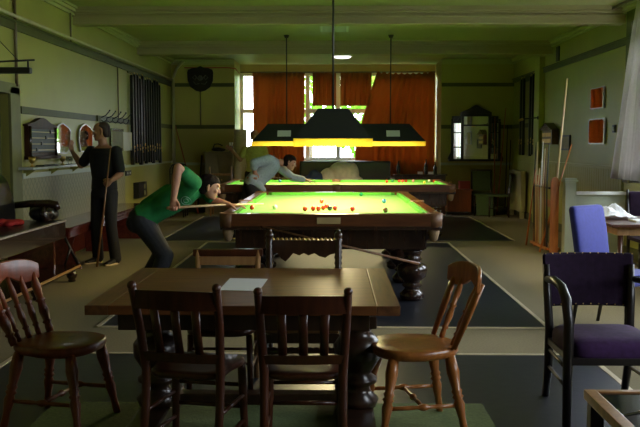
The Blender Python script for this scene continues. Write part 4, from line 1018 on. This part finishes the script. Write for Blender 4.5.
# towel rail frame low by the left corner
t = thing('bentwood_rail', (-3.28, 18.3, 0), 0, 'dark bent metal rail stand in the left corner under the cue cases', 'stand')
for y in (-.25, .0, .25):
    b = MB(); b.tube([(-.12, y, 0), (-.12, y, 1.0), (-.08, y, 1.09), (.02, y, 1.11), (.12, y, 1.09), (.15, y, 1.0), (.15, y, 0)], .016, 8); b.build('hoop', m_black, t)
for z in (.3, .9):
    for x in (-.12, .15): MB().rod((x, -.25, z), (x, .25, z), .010).build('crossbar', m_black, t)
o = MB().lathe((0, 0, 0), [(0, .02), (0, .15), (1.83, .135), (1.835, .115), (1.78, .09), (1.78, .02)], 24).build('rolled_carpet', m_rolled); o.location = (-1.95, 18.28, .0); tag(o, 'beige roll of carpet standing on end by the window', 'carpet roll')

# settee and coats before the window
t = thing('window_settee', (.25, 18.0, 0), 0, 'dark high backed settee below the bay window behind the far table', 'settee')
b = MB(); b.box(-.95, .95, .10, .26, .55, 1.18, .04); b.build('backrest', m_leather, t); b = MB(); b.box(-.95, .95, -.50, .12, .50, .68, .04); b.build('seat', m_leather, t)
b = MB(); b.box(-.95, .95, -.45, .2, .10, .50, .01); b.build('base', m_mahog, t)
for s in (-1, 1): 
    b = MB(); b.box(s*.95-.06, s*.95+.06, -.48, .2, .5, .86, .04); b.build('arm', m_leather, t)
    for y in (-.38, .14): MB().lathe((s*.85, y, 0), [(0, .03), (.05, .045), (.10, .035)], 12).build('foot', m_mahog, t)
def heap(name, label, m, loc, balls, cat, vx=.016):
    b = MB()
    for c, r, s_ in balls: b.ball(c, r, s_)
    o = fused(b, name, m, None, vx, 4); o.location = loc; return tag(o, label, cat)
heap('coat_heap', 'large heap of beige coats on the dark settee', m_cloth_beige, (.18, 17.78, .69), [((0, 0, .24), .25, (1.15, .9, 1.0)), ((-.26, -.02, .17), .2, (1, .9, .95)), ((.20, -.02, .22), .2, (.8, .9, 1.25)), ((.30, -.05, .08), .15, (1, .9, .7)), ((-.05, -.1, .35), .14, (1.4, .8, .8)), ((.02, .02, .08), .3, (1.4, .8, .4))], 'coats')
heap('folded_jacket', 'dark blue jacket with pale stripe beside the beige coats on the settee', m_navy, (-.38, 17.72, .69), [((0, 0, .15), .15, (.9, .8, 1.15)), ((-.1, 0, .10), .14, (1, .8, .8)), ((.1, -.04, .14), .10, (1, .8, 1.2))], 'jacket')
heap('bundle', 'small dark bundle at the left end of the settee', m_tblack, (-.66, 17.72, .69), [((0, 0, .10), .11, (1, .8, 1)), ((.08, 0, .07), .09, (1, .8, .9))], 'bundle')
b = MB(); b.tube([(-.08, 0, .02), (-.05, -.10, .14), (.0, -.13, .25), (.03, -.05, .33)], .014, 6, .5); 
# low sideboard right of the settee with bottles
t = thing('sideboard', (1.72, 18.1, 0), 0, 'dark low sideboard right of the settee beneath the largest curtain', 'sideboard')
bx('body', m_mahog, (-.45, .60, -.22, .22, .08, .88), t, .006); bx('top', m_mahog, (-.48, .63, -.25, .24, .88, .91), t, .006)
for s in (0, 1): d = bx('door', m_mahog, (-.42+.50*s, .05+.50*s, -.235, -.22, .12, .84), t, .004); MB().ball((.0+.1*s+ .0, -.25, .5), .015, n=8).build('knob', m_brass, d)
for k, (x, h, l) in enumerate(((1.36, .27, 'dark bottle at the left end of the sideboard'), (1.93, .31, 'tall dark bottle in the middle of the sideboard'), (2.12, .25, 'dark bottle towards the right end of the sideboard'))):
    o = MB().lathe((0, 0, 0), [(0, .034), (.02, .037), (h*.55, .037), (h*.72, .015), (h*.97, .013), (h, .015)], 14).build('bottle', m_ebony); o.location = (x, 18.05, .911); tag(o, l, 'bottle', 'bottles on the sideboard')
for k, x in enumerate((1.80, 2.02)):
    o = bx('napkin_box', m_paper, (-.05, .05, -.04, .04, 0, .05), None, .004); o.location = (x, 17.95, .911); tag(o, ['small white box left of the tall bottle on the sideboard', 'small white box right of the tall bottle on the sideboard'][k], 'box', 'white boxes on the sideboard')

# ------------------------------------------------------------------ back wall, right
t = thing('overmantel_mirror', (3.165, YB-.006, 1.17), 0, 'black overmantel mirror with pediment on the back wall at right', 'mirror')
m = m_ebony
b = MB(); b.box(-.53, .50, -.03, 0, .0, .98); b.build('backboard', m, t)
b = MB(); b.prism([(-.34, 0), (.34, 0), (.34, .04), (.16, .12), (.04, .19), (0, .20), (-.04, .19), (-.16, .12), (-.34, .04)], (0, 0, 1.02), (1, 0, 0), (0, 0, 1), (0, -.08, 0)); b.build('pediment', m, t)
b = MB(); b.box(-.34, .34, -.09, 0, .97, 1.03, .01)
for s in (-1, 1): b.box(s*.30-.028, s*.30+.028, -.07, 0, 0, .98, .006); b.box(s*.52-.028, s*.52+.028, -.07, 0, 0, .86, .006); b.prism([(s*.34, .82), (s*.54, .82), (s*.54, .84), (s*.42, .87), (s*.35, .98)], (0, 0, 0), (1, 0, 0), (0, 0, 1), (0, -.06, 0)); b.ball((s*.52, -.035, .89), .03)
b.box(-.60, .60, -.12, 0, -.02, .03, .008); b.box(-.30, .30, -.06, 0, .76, .79)
for s in (-1, 1):
    for z in (.28, .60): b.box(min(s*.30, s*.52), max(s*.30, s*.52), -.10, 0, z, z+.025)
    b.prism([(s*.54, .03), (s*.62, .03), (s*.60, .08), (s*.55, .18)], (0, 0, 0), (1, 0, 0), (0, 0, 1), (0, -.05, 0))
b.build('frame', m, t)
bx('mirror_glass', m_mirror, (-.275, .275, -.036, -.031, .03, .76), t); bx('mirror_glass', m_mirror, (-.275, .275, -.036, -.031, .79, .97), t)
for s in (-1, 1):
    for z0, z1 in ((.03, .28), (.305, .60), (.625, .82)): bx('mirror_glass', m_mirror, (min(s*.328, s*.492), max(s*.328, s*.492), -.036, -.031, z0, z1), t)
t = thing('wooden_chest', (2.74, 18.95, 0), 0, 'bright red brown wooden chest on the floor in front of the back wall', 'chest')
b = MB(); b.box(-.27, .25, -.22, .22, .05, .52, .008); b.build('body', m_redchest, t); b = MB(); b.box(-.29, .27, -.24, .24, .52, .56, .008); b.build('lid', m_redchest, t); b = MB(); b.box(-.28, .26, -.23, .23, 0.01, .07, .006); b.build('plinth', m_mahog, t)
o = MB().box(-.12, .12, -.09, .09, 0, .17, .006).build('small_box', mat('red tin', (.40, .03, .015), .4)); o.location = (2.86, 18.95, .5605); tag(o, 'small red box on the right of the wooden chest lid', 'box')
o = MB().lathe((0, 0, 0), [(0, .03), (.02, .045), (.10, .05), (.13, .03), (.16, .025)], 14).build('jar', m_brass); o.location = (2.56, 18.9, .5605); tag(o, 'small brass pot on the left of the wooden chest lid', 'pot')
def panel_chair(loc, rz, label, h):
    t = ladder_chair(loc, rz, label, m_mahog, m_chairgreen, h, .42); b = MB(); b.box(-.19, .19, -.06, -.025, .52, h-.04, .01); b.build('back_panel', m_chairgreen, t)
    bx('top_rail', m_mahog, (-.23, .23, -.085, -.03, h-.06, h), t, .01); return t
panel_chair((3.245, 18.98, 0), 180, 'tall chair with green padded back turned to the back wall', .98)
o = MB().box(-.18, .18, -.015, .015, 0, .42, .01).build('seat_panel', m_chairgreen); o.location = (3.245, 18.52, .008); o.rotation_euler = (R(-6), 0, 0); tag(o, 'loose green upholstered panel propped against the tall green chair', 'panel')
t = panel_chair((3.70, 18.32, 0), 82, 'green seated chair standing sideways nearest the right hand radiator', .92)
for k, (a, c, l, m) in enumerate((((3.50, 18.85, .012), (3.56, 19.24, 2.12), 'leftmost reddish rod leaning in the back right corner', m_redchest), ((3.56, 18.85, .012), (3.80, 19.26, 2.32), 'tallest reddish rod leaning in the back right corner', m_redchest), ((3.76, 18.98, .012), (3.86, 19.33, 1.95), 'dark rod leaning behind the green chair in the right corner', m_mahog), ((3.84, 19.0, .012), (3.93, 19.32, 1.62), 'short dark rod leaning closest to the right wall corner', m_mahog))):
    leaning(l, a, c, .017, m)
t = thing('radiator', (XR-.04, 18.3, 0), 0, 'cream column radiator on the right wall under the cue cases', 'radiator')
for k in range(11):
    y = -.55+.11*k; b = MB(); b.box(-.14, -.03, y-.04, y+.04, .14, .98, .03); b.build('column', m_cream, t)
for z in (.2, .92): MB().rod((-.085, -.62, z), (-.085, .62, z), .025).build('pipe', m_cream, t)
for y in (-.5, .5): bx('foot', m_cream, (-.13, -.04, y-.02, y+.02, 0, .15), t)

# ------------------------------------------------------------------ right wall
t = thing('score_cabinet', (XR-.005, 15.85, 1.52), 0, 'small wooden score cabinet with pitched roof on the right wall', 'cabinet')
b = MB(); b.box(-.12, 0, -.36, .36, .0, .26, .005); b.build('case', wood('score wood', (.14, .055, .02), (.07, .026, .01), .3, .3), t)
b = MB(); b.prism([(-.42, 0), (.42, 0), (0, .13)], (-.16, 0, .26), (0, 1, 0), (0, 0, 1), (.16, 0, 0)); b.build('roof', m_mahog, t)
for z in (.03, .14): bx('brass_slide', m_brass, (-.13, -.12, -.30, .30, z, z+.07), t)
t = thing('picture_frame', (XR-.004, 15.0, 1.55), 0, 'thin black picture frame on the right wall beyond the cue rack', 'picture')
b = MB(); b.box(-.03, 0, -.32, .32, -.13, -.10); b.box(-.03, 0, -.32, .32, .10, .13); b.box(-.03, 0, -.32, -.28, -.10, .10); b.box(-.03, 0, .28, .32, -.10, .10); b.build('frame', m_black, t); bx('picture', m_board, (-.012, -.004, -.28, .28, -.10, .10), t)
t = thing('wall_vent', (XR-.003, 15.62, 3.12), 0, 'narrow black air vent high on the right wall below the ceiling', 'vent'); bx('grille', m_black, (-.02, 0, -.10, .10, -.13, .13), t, .004)
t = thing('wall_bracket', (XR-.1, 16.75, 2.03), 0, 'thin dark bracket arm with brass cap beside the right pier', 'bracket'); MB().rod((0, -.1, 0), (-.30, -.15, -.03), .012).build('arm', m_black, t); MB().ball((.0, -.1, 0), .04, (.5, 1, 1)).build('rose', m_black, t); MB().rod((-.30, -.15, -.03), (-.38, -.17, -.06), .025, .02).build('cap', m_brass, t)
def scallop(loc, hw, hh, label, top):
    t = thing('scalloped_mirror', loc, 0, label, 'mirror', 'scalloped mirrors on the right wall')
    def poly(k):
        P_ = []
        for i in range(48):
            a = 2*PI*i/48; c, s = math.cos(a), math.sin(a); e = .32
            x = hw*(abs(c)**e)*(1 if c >= 0 else -1); z = hh*(abs(s)**e)*(1 if s >= 0 else -1)
            q = 1+.05*math.cos(2*a)*0 - (.10 if top else .06)*math.cos(4*a)*.5 + .012*math.cos(16*a)
            P_.append((x*q*k, z*q*k))
        return P_
    MB().prism(poly(1), (0, 0, 0), (0, 1, 0), (0, 0, 1), (-.028, 0, 0)).build('frame', m_mframe, t)
    MB().prism(poly(.90), (-.028, 0, 0), (0, 1, 0), (0, 0, 1), (-.003, 0, 0)).build('mirror_glass', m_mirror, t)
scallop((XR-.006, 13.21, 2.215), .34, .165, 'upper of two scalloped mirrors on the right wall reflecting orange curtain', True)
scallop((XR-.006, 13.20, 1.715), .41, .20, 'lower, larger scalloped mirror on the right wall reflecting orange curtain', False)
t = thing('light_switch', (XR-.003, 12.42, 1.74), 0, 'small grey light switch on the right wall between mirrors and curtain', 'switch'); bx('plate', m_slate, (-.02, 0, -.05, .05, -.055, .055), t, .003); bx('rocker', m_palegreen, (-.026, -.02, -.015, .015, -.025, .025), t)

# partition with newel post
t = thing('low_partition', (3.235, 11.9, 0), 0, 'pale green low partition with capped newel post by the right window', 'partition')
b = MB(); b.box(-.075, .075, -.075, .075, 0, 1.01, .008); b.build('newel_post', m_palegreen, t)
b = MB(); b.box(-.095, .095, -.095, .095, 1.01, 1.035, .006); b.box(-.08, .08, -.08, .08, 1.035, 1.06, .01); b.build('newel_cap', m_palegreen, t)
bx('panel', m_palegreen, (.075, .755, -.025, .025, .0, .83), t); bx('top_rail', m_white, (.075, .755, -.06, .06, .83, .875), t, .008)
# cue rack
t = thing('cue_rack', (3.065, 12.5, 0), 0, 'orange varnished cue rack standing at the end of the low partition', 'rack')
for y in (-.48, .50):
    b = MB(); b.prism([(-.055, 0), (.055, 0), (.055, 1.0), (.04, 1.05), (.0, 1.07), (-.04, 1.05), (-.055, 1.0)], (0, y-.02, 0), (1, 0, 0), (0, 0, 1), (0, .04, 0)); b.build('upright', m_orangewood, t)
bx('base_board', m_orangewood, (-.11, .09, -.46, .48, .05, .085), t, .004)
bx('backboard', m_orangewood, (.045, .065, -.46, .48, .62, .72), t)
b = MB(); b.box(-.08, -.02, -.46, .48, .90, .925, .004)
b.build('clip_bar', m_black, t)
CU = [((2.905, 12.86), (2.925, 12.92), 1.55, m_case, 'dark cue farthest along the orange rack'), ((2.90, 12.76), (2.91, 12.74), 1.56, m_cue, 'pale cue second from the far end of the orange rack'), ((2.905, 12.60), (2.915, 12.62), 1.18, m_cue, 'short pale cue in the middle of the orange rack'), ((2.90, 12.48), (2.92, 12.47), 1.56, m_white, 'whitish cue left of the middle clip in the orange rack'), ((2.905, 12.36), (2.92, 12.35), 1.46, m_cue, 'pale cue third from the near end of the orange rack'), ((2.90, 12.22), (2.915, 12.24), 1.48, m_cue_d, 'brown cue second from the near end of the orange rack'), ((2.905, 12.12), (2.915, 12.10), 1.53, m_slate, 'blue grey cue at the near end of the orange rack')]
for (x0, y0), (x1, y1), h, m, l in CU:
    b = MB(); b.tube([(x0+.09, y0, .086), (x1+.06, y1, .9), (x1+.08, y1, h)], [.0145, .0115, .007], 10); tag(b.build('cue', m), l, 'cue', 'cues in the orange rack')
b = MB(); b.tube([(3.06, 12.09, .086), (3.10, 12.09, .9), (3.21, 12.05, 2.42)], [.017, .016, .012], 10); tag(b.build('cue_rest', m_cue), 'very long pale rest towering above the cue rack', 'cue rest', 'cues in the orange rack')
b = MB(); b.tube([(2.90, 12.13, .012), (3.15, 12.22, .86), (3.36, 12.30, 1.52)], [.0145, .012, .008], 10); tag(b.build('cue', m_orangewood), 'slanting cue leaning outward across the front of the rack', 'cue', 'cues in the orange rack')
b = MB(); b.tube([(2.90, 12.98, .012), (2.95, 12.95, .55), (3.0, 12.90, 1.15)], [.0145, .012, .008], 10); tag(b.build('cue', m_orangewood), 'short cue standing outside the far end of the rack', 'cue', 'cues in the orange rack')

# side table with papers and a dark chair
t = thing('side_table', (3.35, 9.1, 0), 0, 'dark table with papers beneath the right window behind the blue chair', 'table')
bx('tabletop', m_chairdark, (-.62, .55, -.62, .42, .705, .735), t, .006); bx('apron', m_lightwood, (-.54, .48, -.54, .34, .62, .705), t)
for x in (-.5, .44):
    for y in (-.5, .3): MB().rod((x, y, 0), (x, y, .63), .022, .028).build('leg', m_chairdark, t)
b = MB(); rnd = random.Random(5); N = 14; g = [[None]*N for _ in range(N)]
for i in range(N):
    for j in range(N):
        u, v = i/(N-1), j/(N-1); z = .012 + .15*math.exp(-((u-.35)**2+(v-.5)**2)*7)*(1+.35*math.sin(9*u+4*v)) + .012*rnd.random()
        g[i][j] = b.bm.verts.new(((u-.5)*.34+.02*math.sin(8*v), (v-.5)*.30, z))
for i in range(N-1):
    for j in range(N-1): b.bm.faces.new((g[i][j], g[i+1][j], g[i+1][j+1], g[i][j+1]))
o = b.build('crumpled_paper', m_paper); o.location = (2.98, 9.15, .736); o.modifiers.new('s', 'SOLIDIFY').thickness = -.002; tag(o, 'crumpled white paper heap on the dark side table', 'paper')
b = MB(); b.box(-.17, .17, -.12, .12, 0, .02, .003); o = b.build('magazine', m_white); o.location = (3.20, 8.80, .736); tag(o, 'flat pale magazine near the front edge of the side table', 'magazine')
t = ladder_chair((3.62, 9.95, 0), 180, 'dark purple padded chair at the far side of the side table', m_ebony, m_purple, 1.0, .46); b = MB(); b.box(-.22, .22, -.08, -.03, .5, .98, .02); b.build('backrest', m_purple, t)

# ------------------------------------------------------------------ ceiling fittings
t = thing('ceiling_fitting', (.02, 13.85, ZC), 0, 'rectangular ribbed box fitting on the ceiling between the beams', 'fitting')
b = MB(); b.box(-.23, .23, -.36, .36, -.07, 0, .008); b.build('case', m_palegreen, t)
for k in range(6): bx('rib', m_palegreen, (-.19, .19, -.30+.115*k, -.27+.115*k, -.078, -.07), t)
t = thing('ceiling_light', (.19, 18.45, ZC), 0, 'lit round white light on the ceiling before the bay', 'light')
MB().lathe((0, 0, 0), [(0, .23), (-.03, .23), (-.035, .21)], 28).build('rim', m_white, t); MB().lathe((0, 0, 0), [(-.03, .20), (-.06, .17), (-.075, .08), (-.078, .01)], 28).build('diffuser', emit('lit diffuser', (1, .92, .95), 2.2), t)
# ------------------------------------------------------------------ camera, world
cam = bpy.data.cameras.new('camera'); cam.lens = 36*867/640; cam.sensor_width = 36; cam.clip_end = 200
co = bpy.data.objects.new('camera', cam); COL.objects.link(co); co.location = (0, 0, 1.51)
co.rotation_euler = (PI/2 - math.atan(68.5/867), 0, math.atan(13/867)); S.camera = co
w = bpy.data.worlds.new('sky'); S.world = w; w.use_nodes = True
bg = w.node_tree.nodes['Background']; bg.inputs['Color'].default_value = (.84, .92, 1.0, 1); bg.inputs['Strength'].default_value = 14
S.view_settings.view_transform = 'Standard'; S.view_settings.look = 'None'; S.view_settings.exposure = 0; S.view_settings.gamma = 1; S.view_settings.use_curve_mapping = False
cy = S.cycles
cy.max_bounces = 10; cy.diffuse_bounces = 5; cy.glossy_bounces = 4; cy.transparent_max_bounces = 12; cy.sample_clamp_indirect = 4; cy.caustics_reflective = False; cy.caustics_refractive = False
